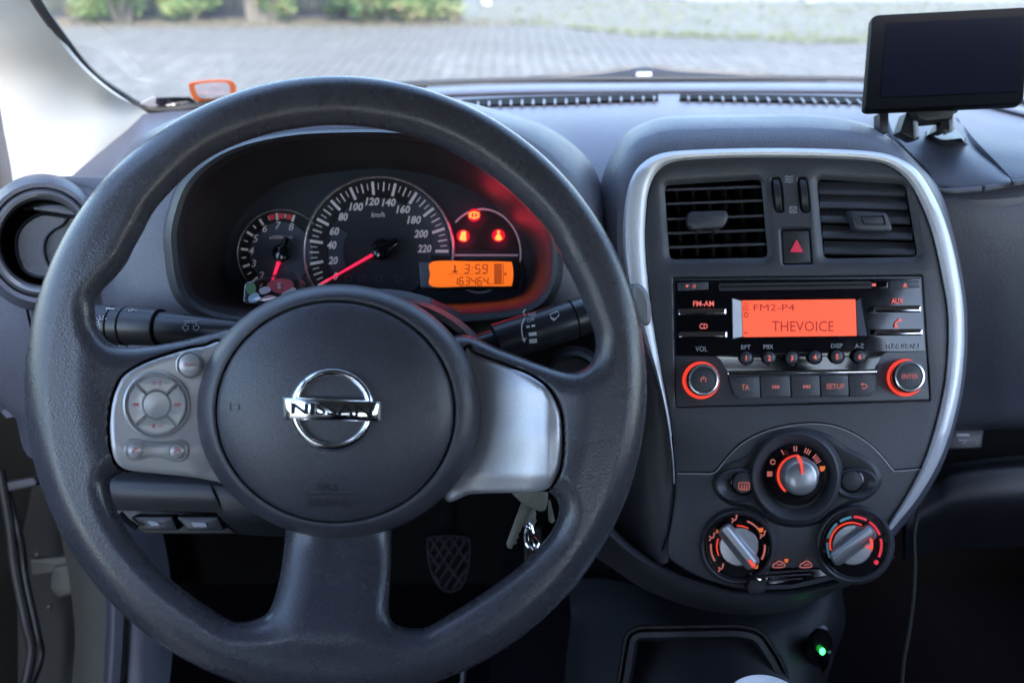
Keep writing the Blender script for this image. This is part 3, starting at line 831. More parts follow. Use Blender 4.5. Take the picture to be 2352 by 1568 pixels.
mix = lambda A, B, t: [tuple(np.array(a) * (1 - t) + np.array(b) * t) for a, b in zip(A, B)]
# outer hood: from the crest back and down into the dash
mb = MB()
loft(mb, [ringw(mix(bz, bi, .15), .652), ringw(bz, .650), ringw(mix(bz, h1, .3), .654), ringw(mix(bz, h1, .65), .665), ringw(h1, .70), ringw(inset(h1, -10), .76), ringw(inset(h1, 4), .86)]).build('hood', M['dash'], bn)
mb = MB()
loft(mb, [ringw(bz, .651), ringw(mix(bz, bi, .12), .640), ringw(mix(bz, bi, .35), .634), ringw(mix(bz, bi, .6), .636), ringw(mix(bz, bi, .8), .642), ringw(mix(bz, bi, .97), .652), ringw(mix(bz, bi, 1), .656)]).build('bezel', M['bezel'], bn)
mb = MB()
loft(mb, [ringw(mix(bz, bi, .98), .656), ringw(bi, .656), ringw(mix(bi, fa, .25), .668), ringw(mix(bi, fa, .6), .69), ringw(mix(bi, fa, .97), DI - .004), ringw(fa, DI + .001)]).build('inner_hood', mat('satin_black_hood', (.013, .013, .015), .42, bump=(900, .1)), bn)
# driver side lower dash: panels around the round vent and behind the stalks
dp = MB()
patch(dp, [[W(-120, 560, .78), W(60, 420, .78), W(200, 408, .745), W(300, 420, .72), W(420, 430, .70)],
           [W(-120, 700, .77), W(60, 600, .76), W(200, 600, .735), W(300, 600, .71), W(430, 600, .695)],
           [W(-120, 770, .77), W(60, 760, .755), W(200, 760, .735), W(330, 760, .71), W(560, 780, .70)],
           [W(-60, 862, .775), W(24, 930, .77), W(160, 930, .745), W(340, 930, .72), W(700, 920, .71)],
           [W(-54, 872, .785), W(30, 948, .78), W(84, 1060, .775), W(340, 1060, .745), W(760, 1060, .74)]], 6, 6, th=.005)
dp.build('driver_side_panel', M['dashface'], da)
mb = MB(); sp = [W(296, 560, .7065, .002), W(291, 640, .7065, .002), W(290, 720, .708, .002), W(292, 800, .708, .002)]
tube(mb, [tuple(a) for a in spl([tuple(p) for p in sp], False, 6)], .0007, 6); mb.build('panel_seam', M['black'], da)
mb = MB(); sp = [W(60, 700, .752, .003), W(80, 790, .752, .003), W(96, 860, .752, .003), W(120, 1000, .768, .003)]
tube(mb, [tuple(a) for a in spl([tuple(p) for p in sp], False, 6)], .0011, 6); mb.build('panel_seam', M['black'], da)
# crest above the round vent
mb = MB()
patch(mb, [[W(30, 436, .80), W(90, 414, .80), (W(165, 404, .80)), W(260, 402, .79), W(330, 404, .77)],
           [W(20, 450, .75), W(90, 430, .745), W(165, 430, .745), W(260, 440, .735), W(330, 440, .72)],
           [W(10, 480, .73), W(90, 470, .725), W(165, 470, .725), W(260, 490, .715), W(330, 500, .71)]], 5, 4, th=.004).build('panel_crest', M['dash'], da)
# knee panel with two switches
kp = thing('switch_panel', 'dark lower dash panel with two small switches left of the column', 'switch panel', W(400, 1170, .70))
mb = MB()
patch(mb, [[W(225, 1088, .74), W(250, 1084, .735), W(460, 1096, .72), W(480, 1096, .72)],
           [W(225, 1100, .715), W(250, 1097, .708), W(460, 1108, .70), W(480, 1110, .70)],
           [W(225, 1130, .71), W(250, 1130, .70), W(470, 1140, .695), W(490, 1140, .695)],
           [W(235, 1175, .715), W(260, 1172, .705), W(490, 1176, .70), W(510, 1180, .70)]], 4, 5, th=.006).build('panel_face', M['dark'], kp)
mb = MB()
patch(mb, [[W(462, 1098, .72), W(560, 1108, .72), W(760, 1120, .73)],
           [W(464, 1112, .70), W(560, 1122, .70), W(760, 1135, .71)],
           [W(500, 1180, .70), W(600, 1186, .70), W(760, 1190, .71)],
           [W(548, 1226, .715), W(600, 1230, .715), W(760, 1234, .72)]], 4, 5, th=.006).build('column_side_panel', M['dark'], kp)
mb = MB(); prism(mb, [(240, 1168), (486, 1178), (545, 1226), (330, 1226), (290, 1200)], .718, .03, .002); mb.build('switch_recess', M['dark'], kp)
for u, lab in ((352, None), (457, None)):
    mb = MB(); prism(mb, rq([(u - 52, 1186), (u + 44, 1186), (u + 56, 1218), (u - 28, 1218)], 4), .706, .02, .002); s = mb.build('switch', M['dark'], kp)
    mb = MB()
    if u == 352: prism(mb, rq([(338, 1196), (360, 1198), (368, 1206), (348, 1207)], 3), .705, .0006, h=.0006)
    else: prism(mb, rq([(440, 1199), (472, 1200), (476, 1210), (444, 1209)], 3), .705, .0006, h=.0006)
    mb.build('marking', M['whitetape'], s)
mb = MB(); tube(mb, [W(276, 1178, .70), W(292, 1196, .70), W(315, 1212, .70)], .0022, 8); mb.build('gap', M['black'], kp)

# passenger panel, glovebox gap, glovebox lid
mb = MB()
patch(mb, [[W(2080, 404, .77), W(2200, 418, .765), W(2352, 420, .765), W(2650, 420, .765)],
           [W(2090, 445, .742), W(2200, 446, .735), W(2352, 446, .735), W(2650, 446, .735)],
           [W(2130, 560, .745), W(2240, 560, .74), W(2352, 560, .738), W(2650, 560, .738)],
           [W(2130, 740, .775), W(2240, 740, .77), W(2352, 740, .765), W(2650, 740, .765)],
           [W(2120, 900, .81), W(2240, 900, .805), W(2352, 900, .80), W(2650, 900, .80)],
           [W(2120, 982, .83), W(2240, 975, .825), W(2352, 972, .82), W(2650, 970, .82)],
           [W(2120, 992, .86), W(2240, 988, .86), W(2352, 985, .86), W(2650, 985, .86)]], 5, 5, th=.006).build('passenger_panel', M['dashface'], da)
mb = MB(); patch(mb, [[W(2060, 940, .90), W(2352, 940, .90), W(2650, 940, .9)], [W(2060, 1090, .91), W(2352, 1060, .91), W(2650, 1050, .91)]], 3, 3, th=.01).build('shelf_recess', M['black'], da)
mb = MB()
patch(mb, [[W(2090, 1078, .89), W(2150, 1072, .885), W(2200, 1062, .88), (W(2352, 1046, .875)), W(2650, 1040, .875)],
           [W(2090, 1112, .845), W(2150, 1100, .84), W(2200, 1078, .835), W(2352, 1060, .83), W(2650, 1056, .83)],
           [W(2086, 1150, .832), W(2150, 1128, .825), W(2200, 1100, .82), W(2352, 1084, .815), W(2650, 1080, .815)],
           [W(2080, 1220, .83), W(2150, 1190, .825), W(2200, 1170, .82), W(2352, 1160, .815), W(2650, 1150, .815)],
           [W(2080, 1290, .87), W(2150, 1270, .865), W(2200, 1260, .86), W(2352, 1255, .86), W(2650, 1250, .86)]], 5, 5, th=.006).build('glovebox_lid', M['dark'], da)
ab = thing('airbag_switch', 'small dark passenger airbag switch plate beside the glovebox shelf', 'switch', W(2212, 1010, .85))
mb = MB(); prism(mb, rq([(2160, 985), (2262, 985), (2256, 1030), (2150, 1034)], 4), .845, .02, .002); mb.build('switch_plate', M['dark'], ab)
mb = MB(); prism(mb, rr(2198, 996, 2227, 1001, 1), .843, .0006); ribbon(mb, [(2203, 1010), (2222, 1012), (2212, 1018)], 2.5, .843); mb.build('marking', M['wprint'], ab)

# steering column shroud behind the wheel hub
cs = thing('column_shroud', 'dark plastic steering column cover behind the wheel hub', 'column cover', W(860, 800, .62))
mb = MB()
rows = []
for (d, sc) in ((.70, 1.0), (.66, 1.02), (.62, 1.0), (.585, .97), (.565, .92)):
    r = []
    for a in range(200, -21, -20):
        uu = 868 + 285 * sc * math.cos(rad(a)); vv = 905 - (232 if math.sin(rad(a)) > 0 else 150) * sc * math.sin(rad(a)) + (d - .6) * 180
        r.append(W(uu, vv, d))
    rows.append(r)
patch(mb, rows, 4, 4, th=.004).build('upper_cover', M['panel'], cs)
mb = MB()
rows = []
for (d, sc) in ((.70, .9), (.66, .95), (.62, .95), (.585, .9)):
    rows.append([W(850 + 230 * sc * math.cos(rad(a)), 960 - 200 * sc * math.sin(rad(a)), d) for a in range(180, 361, 20)])
patch(mb, rows, 4, 4, th=.004).build('lower_cover', M['dark'], cs)
# ------------------------------------------------------------------ centre stack
SO = [(1547, 1110), (1543, 1050), (1530, 960), (1508, 870), (1480, 790), (1452, 700), (1437, 620), (1431, 550), (1434, 480), (1448, 415), (1475, 375), (1520, 352), (1600, 344), (1750, 340), (1900, 342), (2010, 349), (2070, 366), (2112, 398), (2150, 460), (2178, 530), (2200, 620), (2214, 720), (2212, 840), (2194, 950), (2160, 1052), (2110, 1140), (2047, 1217)]
SI = [(1551, 1110), (1548, 1050), (1538, 960), (1522, 870), (1508, 790), (1494, 700), (1486, 620), (1482, 550), (1484, 490), (1490, 440), (1508, 398), (1542, 374), (1612, 366), (1750, 362), (1900, 364), (2000, 370), (2050, 386), (2088, 420), (2118, 475), (2142, 540), (2162, 630), (2177, 722), (2175, 840), (2158, 940), (2128, 1045), (2088, 1128), (2038, 1208)]
so_, si_ = spl(SO, False, 5), spl(SI, False, 5)
st = thing('centre_console_stack', 'egg shaped centre stack panel with a curved silver surround', 'centre stack', W(1820, 1340, DS))
# hump of soft plastic behind the silver surround
HU = [(1530, 1180), (1500, 1090), (1470, 980), (1440, 880), (1415, 790), (1398, 700), (1386, 620), (1378, 540), (1380, 450), (1400, 375), (1440, 312), (1510, 278), (1600, 271), (1750, 269), (1880, 270), (1985, 288), (2050, 325), (2110, 378), (2160, 440), (2187, 525), (2208, 620), (2221, 720), (2219, 840), (2201, 950), (2167, 1060), (2117, 1150), (2054, 1230)]
hu_ = spl(HU, False, 5)
mx_ = lambda A, B, t: [tuple(np.array(a) * (1 - t) + np.array(b) * t) for a, b in zip(A, B)]
mb = MB()
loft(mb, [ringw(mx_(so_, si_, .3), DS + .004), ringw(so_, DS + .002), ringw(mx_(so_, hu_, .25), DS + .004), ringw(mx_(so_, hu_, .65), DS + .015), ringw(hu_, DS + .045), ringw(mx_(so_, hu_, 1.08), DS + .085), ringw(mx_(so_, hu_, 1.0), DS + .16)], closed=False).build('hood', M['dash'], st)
# silver surround
mb = MB()
rings = [ringw(so_, DS, -.012), ringw(so_, DS, -.001), ringw(mx_(so_, si_, .12), DS, .0022), ringw(mx_(so_, si_, .4), DS, .0042), ringw(mx_(so_, si_, .7), DS, .0036), ringw(mx_(so_, si_, .93), DS, .0012), ringw(si_, DS, -.0015), ringw(si_, DS, -.012)]
rings.append(rings[0])
loft(mb, rings, closed=False).build('silver_surround', M['silver'], st)
# dark face with its openings
face = [tuple(p) for p in inset(si_ + [np.array(p) for p in spl([(2046, 1222), (2050, 1262), (2018, 1298), (1960, 1320), (1907, 1334), (1821, 1352), (1740, 1354), (1685, 1349), (1610, 1326), (1560, 1300), (1532, 1268), (1540, 1190)], False, 4)], 1.2)]
VL = rq([(1526, 426), (1748, 412), (1764, 592), (1538, 596)], 14, 4)
VR = rq([(1876, 412), (2080, 424), (2108, 590), (1892, 594)], 14, 4)
TW1 = rq([(1771, 408), (1793, 408), (1801, 488), (1781, 488)], 7, 4)
TW2 = rq([(1832, 408), (1853, 408), (1861, 488), (1840, 488)], 7, 4)
HZ = rq([(1794, 527), (1860, 526), (1866, 606), (1799, 608)], 6, 4)
RD = rq([(1546, 638), (2119, 632), (2137, 920), (1551, 936)], 5, 4)
def holed(mb, outer, holes, d, t, bev=.0014, wide=None, h=0.0):
    bm = bmesh.new()
    wide = wide or [bev] * len(holes)
    def loop(P, hh):
        vs = [bm.verts.new(W(p[0], p[1], d, h + hh)) for p in P]
        return vs, [bm.edges.new((vs[i], vs[(i + 1) % len(vs)])) for i in range(len(vs))]
    k = FPX / d
    ed = []
    o1, e = loop(inset(outer, bev * k), 0); ed += e
    hs = []
    for P, wd in zip(holes, wide):
        v, e = loop(inset(P, -wd * k), 0); ed += e; hs.append(v)
    bmesh.ops.triangle_fill(bm, use_beauty=True, edges=ed, normal=(-FW))
    def wall(a, P, hh):
        b = [bm.verts.new(W(p[0], p[1], d, h + hh)) for p in P]
        n = len(a)
        for i in range(n): bm.faces.new((a[i], a[(i + 1) % n], b[(i + 1) % n], b[i]))
        return b
    x = wall(o1, inset(outer, bev * k * .3), -bev * .3); x = wall(x, outer, -bev); wall(x, outer, -t)
    for v, P, wd in zip(hs, holes, wide):
        x = wall(v, inset(P, -wd * k * .45), -min(wd, .0035) * .35); x = wall(x, P, -min(wd, .0035)); wall(x, P, -t)
    bm.verts.index_update()
    mb.add([v.co.copy() for v in bm.verts], [tuple(v.index for v in f.verts) for f in bm.faces])
    bm.free(); return mb
mb = MB()
holed(mb, face, [VL, VR, TW1, TW2, HZ, RD], DS, .03, .0016, wide=[.006, .006, .0012, .0012, .0022, .0010])
mb.build('stack_face', M['panel'], st, ang=25)
# seams on the face: the arch over the heater controls
def groove(name, pts, w, d, h, m, parent, n=6):
    sp = spl(pts, False, n)
    mb = MB(); tube(mb, [W(p[0], p[1], d, h) for p in sp], w, 6); return mb.build(name, m, parent)
ARC = [(1556, 1084), (1600, 1084), (1640, 1082), (1666, 1052), (1705, 1015), (1753, 990), (1805, 976), (1862, 970), (1912, 975), (1960, 993), (2000, 1020), (2028, 1048), (2050, 1075), (2062, 1078), (2118, 1073)]
groove('seam', ARC, .0007, DS, .0001, M['black'], st)
groove('seam_edge', [(u, v + 3.0) for u, v in ARC], .0006, DS, .0001, M['silver2'], st)
# side of the stack down to the tunnel
SB0 = [(1551, 1110), (1548, 1050), (1538, 960), (1510, 870), (1482, 790), (1455, 700), (1440, 620)]
mb = MB()
patch(mb, [[W(1440, 640, DS + .006), W(1400, 640, DS + .03), W(1330, 640, DS + .08)],
           [W(1482, 790, DS + .004), W(1440, 790, DS + .02), W(1330, 790, DS + .08)],
           [W(1508, 870, DS + .003), W(1460, 870, DS + .012), W(1330, 870, DS + .08)],
           [W(1536, 960, DS + .003), W(1470, 960, DS + .010), W(1330, 960, DS + .08)],
           [W(1547, 1060, DS + .003), W(1470, 1060, DS + .010), W(1340, 1060, DS + .08)],
           [W(1550, 1140, DS + .003), W(1470, 1150, DS + .012), W(1350, 1160, DS + .08)],
           [W(1545, 1220, DS + .003), W(1490, 1240, DS + .012), W(1370, 1240, DS + .08)],
           [W(1534, 1290, DS + .006), W(1500, 1304, DS + .02), W(1440, 1320, DS + .08)]], 5, 4, th=.004).build('stack_side', M['panel'], st)
groove('side_seam', [(1544, 1000), (1547, 1060), (1550, 1110), (1546, 1160), (1536, 1220), (1520, 1264)], .0008, DS - .0025, 0, M['black'], st)
# lower lip: the rounded band sweeping under the heater controls
E1 = [(1330, 1130), (1400, 1216), (1480, 1282), (1579, 1328), (1685, 1357), (1740, 1361), (1821, 1358), (1907, 1338), (1990, 1310), (2050, 1272)]
E2 = [(1310, 1160), (1392, 1232), (1478, 1300), (1575, 1348), (1680, 1374), (1740, 1378), (1821, 1372), (1912, 1350), (2000, 1316), (2056, 1276)]
E3 = [(1310, 1240), (1400, 1300), (1480, 1352), (1580, 1392), (1690, 1412), (1760, 1410), (1830, 1396), (1915, 1360), (2004, 1318), (2058, 1278)]
e1, e2, e3 = spl(E1, False, 4), spl(E2, False, 4), spl(E3, False, 4)
mb = MB(); loft(mb, [ringw(mx_(e1, e2, -.6), DS + .02), ringw(e1, DS + .006), ringw(mx_(e1, e2, .5), DS + .003), ringw(e2, DS + .006), ringw(mx_(e2, e3, .3), DS + .018), ringw(e3, DS + .075)], closed=False).build('lower_lip', M['panel'], st)

# thumbwheels, marks
for u, lab in ((1786, 0), (1847, 0)):
    mb = MB()
    rings = []
    for k in range(9):
        a = rad(-70 + 140 * k / 8); vv = 448 + 40 * math.sin(a); hh = -.004 + .0075 * math.cos(a)
        uu = u + 4 * math.sin(a)
        rings.append([W(uu - 8.5, vv, DS, hh - .0015), W(uu - 6, vv, DS, hh), W(uu + 6, vv, DS, hh), W(uu + 8.5, vv, DS, hh - .0015), W(uu + 8.5, vv, DS, -.02), W(uu - 8.5, vv, DS, -.02)])
    loft(mb, rings, cap0=True, cap1=True)
    tw = mb.build('thumbwheel', M['dark'], st)
mb = MB()
for k in range(3):
    y = 406 + k * 6
    ribbon(mb, spl([(1803, y + 1), (1808, y - 2), (1813, y + 1.5), (1819, y - 1), (1822, y - 1)], False, 3), 2.4, DS, h=.0004)
mb.build('airflow_mark', M['whitetape'], st)
mb = MB(); frame(mb, rr(1813, 474, 1830, 490, 1.5), rr(1815.5, 476.5, 1827.5, 487.5, 1), DS, .0006, .0001, h=.0004)
ribbon(mb, [(1816, 477), (1827, 488)], 2, DS, h=.0004); ribbon(mb, [(1827, 477), (1816, 488)], 2, DS, h=.0004)
mb.build('airflow_off_mark', M['whitetape'], st)
for nm, P in (('well_floor', TW1), ('well_floor', TW2)):
    mb = MB(); prism(mb, inset(P, -2), DS + .025, .003); mb.build(nm, M['black'], st)
hz = MB(); prism(hz, inset(HZ, 2.0), DS + .0012, .02, .0012); hz = hz.build('hazard_button', M['dark'], st)
mb = MB(); prism(mb, rq([(1830, 550), (1845, 579), (1815, 579)], 3), DS + .0005, .0005); mb.build('triangle_mark', M['redbtn'], hz)
mb = MB(); prism(mb, rq([(1830.5, 563), (1834.5, 572), (1826.5, 572)], 1), DS + .0001, .0003); mb.build('triangle_centre', M['silverred'], hz)

# the two square vents
def vent(P, cu, cv, label, ys, tilt, left):
    t = thing('air_vent', label, 'air vent', W(cu, cv + 90, DS), 'square air vents at the top of the centre stack')
    Pk = inset(P, -1.0)
    mb = MB(); loft(mb, [ringw(Pk, DS + .004), ringw(Pk, DS + .045)], cap1=True); mb.build('duct', M['black'], t)
    def lr(v):   # left and right edge at height v
        if left: return 1527 + (v - 426) * .07, 1747 + (v - 412) * .09
        return 1878 + (v - 412) * .09, 2081 + (v - 424) * .165
    for i, v in enumerate(ys):
        a, b = lr(v); a += 1; b -= 1
        vl = v + (4 if left else -2); vr_ = v - (4 if left else -2)
        if left:   # open, seen nearly edge on
            mb = MB()
            f0 = [W(a, vl, DS, -.0035), W(b, vr_, DS, -.0035)]
            th = 5.0
            pts = [f0[0], f0[1], W(b, vr_ + th, DS, -.0035), W(a, vl + th, DS, -.0035)]
            bk = [p + FW * .016 + UP * .0022 for p in pts]
            loft(mb, [pts, bk], cap0=True, cap1=True)
        else:      # nearly closed, broad faces tipped towards the seats
            mb = MB()
            th = 30
            prof = [(-2, -.0125), (3, -.0105), (12, -.0065), (20, -.0046), (26, -.0042), (29, -.0056), (29.5, -.0085), (14, -.0125)]
            rings = [[W(a, vl + y, DS, hh) for y, hh in prof], [W((a + b) / 2, (vl + vr_) / 2 + y, DS, hh) for y, hh in prof], [W(b, vr_ + y, DS, hh) for y, hh in prof]]
            loft(mb, rings, cap0=True, cap1=True)
        mb.build('louvre', M['panel'], t, ang=40)
    if left:
        for k in range(6):
            u = 1550 + k * 37
            mb = MB(); pts = [W(u, 424, DS, -.026), W(u + 7, 424, DS, -.026), W(u + 20, 590, DS, -.026), W(u + 13, 590, DS, -.026)]
            loft(mb, [pts, [p + FW * .018 - RT * .002 for p in pts]], cap0=True, cap1=True); mb.build('vane', M['vane'], t)
    return t
v1 = vent(VL, 1645, 505, 'square air vent with open louvres, nearer the steering wheel', [430, 462, 497, 530, 562], 0, True)
v2 = vent(VR, 1990, 505, 'square air vent with closed louvres beside the curved silver trim', [421, 452, 485, 521, 557], 0, False)
# sliding tabs
mb = MB()
prism(mb, rq([(1586, 485), (1668, 482), (1676, 496), (1668, 514), (1660, 524), (1590, 528), (1578, 514), (1580, 494)], 5), DS - .004, .006, .003)
mb.build('slider_tab', M['panel'], v1)
mb = MB(); prism(mb, rq([(1598, 524), (1614, 524), (1612, 536), (1600, 536)], 2), DS, .006); prism(mb, rq([(1636, 524), (1652, 524), (1650, 536), (1640, 536)], 2), DS, .006); mb.build('tab_feet', M['dark'], v1)
mb = MB(); prism(mb, rq([(1951, 482), (2038, 486), (2053, 524), (2046, 532), (1974, 530), (1963, 524)], 8), DS - .003, .008, .003); tb = mb.build('slider_tab', M['panel'], v2)
mb = MB(); frame(mb, rq([(1976, 496), (2030, 496), (2036, 516), (1984, 516)], 2), rq([(1978, 498), (2028, 498), (2033, 514), (1986, 514)], 1), DS - .0035, .0004, .0001); mb.build('tab_outline', M['black'], tb)

# ------------------------------------------------------------------ radio
rd = thing('car_radio', 'black car radio with an orange display set in the centre stack', 'car radio', W(1840, 930, DS))
mb = MB(); prism(mb, inset(RD, 1.2), DS + .0008, .03, .0010); mb.build('radio_face', M['panel'], rd)
GL = rq([(1549, 643), (2115, 638), (2126, 808), (2036, 810), (2024, 820), (2015, 852), (1672, 859), (1660, 838), (1648, 820), (1551, 818)], [3, 3, 4, 4, 6, 4, 4, 6, 10, 3], 4)
mb = MB(); prism(mb, GL, DS + .0006, .004, .0008); gl = mb.build('gloss_panel', M['gloss'], rd)
LCDP = [(1704, 690), (1965, 687), (1968, 771), (1707, 774)]
BZP = [(1681, 685), (1978, 682), (1998, 774), (1683, 778)]
mb = MB()
O_ = [W(u, v, DS, .0004) for u, v in BZP]; I_ = [W(u, v, DS, -.0025) for u, v in LCDP]
loft(mb, [O_, I_], closed=True); sb = mb.build('display_surround', M['gloss'], rd)
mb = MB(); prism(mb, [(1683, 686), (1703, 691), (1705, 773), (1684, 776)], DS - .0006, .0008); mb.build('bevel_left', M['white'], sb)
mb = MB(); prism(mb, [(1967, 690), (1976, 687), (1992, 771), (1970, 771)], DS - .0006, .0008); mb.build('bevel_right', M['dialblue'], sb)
mb = MB(); prism(mb, rq(LCDP, 2), DS - .0008, .0006); lc = mb.build('display', M['lcd2'], rd, label='glowing red orange display')
mb = MB(); text(mb, 'FM2-P4', 1778, 706, 15, DS - .0010, w=94, bold=0); mb.build('lettering', M['lcdtext2'], lc)
mb = MB(); text(mb, 'THEVOICE', 1844, 749, 24, DS - .0010, w=142, bold=0); mb.build('lettering', M['lcdtext2'], lc)
mb = MB()
for k in range(3): text(mb, 'TA' if k == 0 else 'RDS', 1713, 697 + k * 7, 5, DS - .0010, w=13, bold=.02)
arcband(mb, 1714, 723, 3.5, 6, 0, 360, DS - .0010, n=16); prism(mb, rr(1709, 763, 1717, 766, 0), DS - .0010, .0003)
mb.build('status_marks', M['lcdtext2'], lc)
# cd slot, small keys
mb = MB(); prism(mb, rq([(1651, 651), (2002, 646), (2003, 662), (1652, 668)], 4), DS - .0002, .0006); sl = mb.build('disc_slot', M['dark'], rd)
mb = MB(); prism(mb, rq([(1655, 657), (1998, 652), (1998, 655), (1655, 660)], 1), DS - .0005, .0004); mb.build('slot_opening', M['black'], sl)
def key(P, d, m, name='button', bev=.0006, t=.003, parent=None):
    mb = MB(); prism(mb, P, d, t, bev); return mb.build(name, m, parent or rd)
k1 = key(rq([(1556, 649), (1627, 647), (1628, 665), (1557, 668)], 3), DS - .0012, M['panel'])
mb = MB(); text(mb, '*', 1579, 657, 8, DS - .0014, bold=.03); text(mb, '/3', 1594, 657, 8, DS - .0014); arcband(mb, 1578, 657, 0.5, 3, 0, 360, DS - .0014, n=10); mb.build('lettering', M['legend'], k1)
k1 = key(rq([(2044, 646), (2113, 644), (2114, 660), (2044, 662)], 3), DS - .0012, M['panel'])
mb = MB(); prism(mb, [(2079, 650), (2084, 656), (2074, 656)], DS - .0014, .0003); prism(mb, rr(2074, 657.5, 2084, 659.5, 0), DS - .0014, .0003); mb.build('lettering', M['legend'], k1)
mb = MB(); prism(mb, rr(2004, 651, 2012, 657, 1), DS - .0002, .0006); mb.build('indicator', M['legend'], rd)
mb = MB(); prism(mb, rr(2020, 646, 2040, 661, 3), DS - .0008, .0010, .0004); mb.build('stud', M['gloss'], rd)
for (u0, v0, u1, v1, s, tu, tv, tw) in ((1558, 708, 1669, 724, 'FM-AM', 1616, 697, 48), (1560, 761, 1671, 777, 'CD', 1616, 749, 19), (2006, 702, 2117, 718, 'AUX', 2061, 691, 27), (2009, 756, 2120, 771, None, 2063, 742, 14)):
    k1 = key(rq([(u0, v0), (u1, v0 - 1), (u1, v1 - 1), (u0, v1)], 4), DS - .0030, M['chrome'], bev=.0016, t=.005)
    mb = MB()
    if s: text(mb, s, tu, tv, 12.5, DS - .0003, w=tw, bold=.02)
    else:
        ribbon(mb, spl([(2058, 750), (2057, 744), (2061, 738), (2068, 735)], False, 4), 3.2, DS - .0003)
        prism(mb, rr(2055, 746, 2062, 752, 1), DS - .0004, .0003); prism(mb, rr(2064, 732, 2071, 738, 1), DS - .0004, .0003)
    mb.build('lettering', M['legend'], rd)
for s_, u_, v_, h_, w_ in (('VOL', 1611, 801, 12, 27), ('RPT', 1713, 797, 10, 21), ('MIX', 1765, 796, 10, 22), ('DISP', 1922, 794, 10, 26), ('A-Z', 1974, 794, 10, 20), ('TUNE/MENU', 2074, 795, 12, 78)):
    mb = MB(); text(mb, s_, u_, v_, h_, DS - .0003, w=w_, bold=0); mb.build('lettering', M['wprint'], rd)
for i, (u, v) in enumerate([(1714, 822), (1767, 822), (1819, 822), (1872, 820), (1923, 819), (1975, 819)]):
    mb = MB(); lathe(mb, u, v, DS, [(17.5, .0004), (17.5, .001), (16, .0016), (14, .0016)], n=28, cap=False); mb.build('button_rim', M['gloss'], rd)
    mb = MB(); lathe(mb, u, v, DS, [(14.5, .0), (14.5, .0022), (13, .0034), (8, .0042), (3, .0044)], n=28); k1 = mb.build('preset_button', M['panel'], rd)
    mb = MB(); text(mb, str(i + 1), u, v, 12, DS - .0047, bold=.02); mb.build('lettering', M['legend'], k1)
mb = MB(); prism(mb, rq([(1671, 853), (2016, 848), (2016, 856), (1672, 861)], 2), DS - .0018, .003, .0008); mb.build('chrome_strip', M['chrome'], rd)
xs = [1673, 1745, 1815, 1883, 1949, 2014]
for i in range(5):
    a, b = xs[i] + 1, xs[i + 1] - 1
    P = [(a, 864 - i), (b, 863 - i), (b + 2, 912 - i), (a + 3 if i else a + 12, 915 - i)]
    if i == 0: P = [(1673, 866), (b, 863), (b + 2, 914), (1700, 916), (1686, 908)]
    if i == 4: P = [(a, 860), (2014, 858), (2012, 896), (2000, 910), (a + 2, 911)]
    k1 = key(rq(P, 4), DS - .0016, M['panel'], t=.004)
    c = (a + b) / 2 + 3; v = 889 - i * .7
    mb = MB()
    if i in (0, 3): text(mb, ('TA', 0, 0, 'SETUP')[i], c, v, 12.5, DS - .0019, w=(18, 0, 0, 42)[i])
    elif i in (1, 2):
        s = 1 if i == 2 else -1
        for q in (-1, 0): prism(mb, [(c + s * (q * 7 + 0), v - 5), (c + s * (q * 7 + 7), v), (c + s * (q * 7 + 0), v + 5)], DS - .0019, .0003)
        prism(mb, rr(c + s * 8 - 1, v - 5, c + s * 8 + 1, v + 5, 0), DS - .0019, .0003)
    else:
        ribbon(mb, spl([(c - 4, v - 4), (c + 3, v - 4), (c + 7, v), (c + 3, v + 5), (c - 5, v + 5)], False, 4), 2.2, DS - .0019)
        prism(mb, [(c - 8, v - 4), (c - 2, v - 8), (c - 2, v)], DS - .0019, .0003)
    mb.build('lettering', M['legend2'], k1)
for (u, v, ub, vb, s) in ((1616, 872, 1610, 873, None), (2090, 864, 2080, 867, 'ENTER')):
    t_ = -1 if s is None else 1
    mb = MB(); lathe(mb, ub, vb, DS, [(43, .0), (43, .0014), (41.5, .0020), (38, .0018), (36, .0)], n=56, cap=False)
    mb.build('glowing_ring', M['ring'], rd)
    mb = MB(); lathe(mb, (u + ub) / 2, (v + vb) / 2, DS, [(38.5, -.001), (37.5, .004), (36.5, .0080)], n=56, cap=False); lathe(mb, u, v, DS, [(36.5, .0070), (36, .0090), (34, .0110), (31, .0112), (29.5, .0100), (28, .0092)], n=56)
    k1 = mb.build('knob', M['satin'], rd)
    mb = MB(); lathe(mb, u, v, DS, [(36.2, -.001), (36.0, .0065), (35.4, .0072)], n=56, cap=False); mb.build('knob_skirt', M['dark'], k1)
    mb = MB(); lathe(mb, u, v, DS, [(29.5, .0095), (28, .0105), (14, .0112)], n=40); mb.build('knob_cap', M['panel'], k1)
    mb = MB()
    if s: text(mb, s, u, v, 10.5, DS - .0116, w=38)
    else:
        arcband(mb, u, v, 5, 7, -50, 230, DS - .0116, n=18); prism(mb, rr(u - 1, v - 8, u + 1, v, 0), DS - .0116, .0003)
    mb.build('lettering', M['legend2'], k1)

# ------------------------------------------------------------------ heater controls
hc = thing('heater_controls', 'heater control pod with three round knobs below the radio', 'heater controls', W(1830, 1340, DS))
def bowl(u, v, R, prof, name, m, ratio=1.0): 
    mb = MB(); lathe(mb, u, v, DS, [(R * a, h) for a, h in prof], ratio, n=64, cap=False); return mb.build(name, m, hc)
bowl(1828, 1094, 100, [(1.10, .0), (1.04, .0060), (1.0, .0088), (.96, .0092), (.91, .0080), (.80, .0042), (.72, .0012)], 'dial_bowl', M['panel'], 1.02)
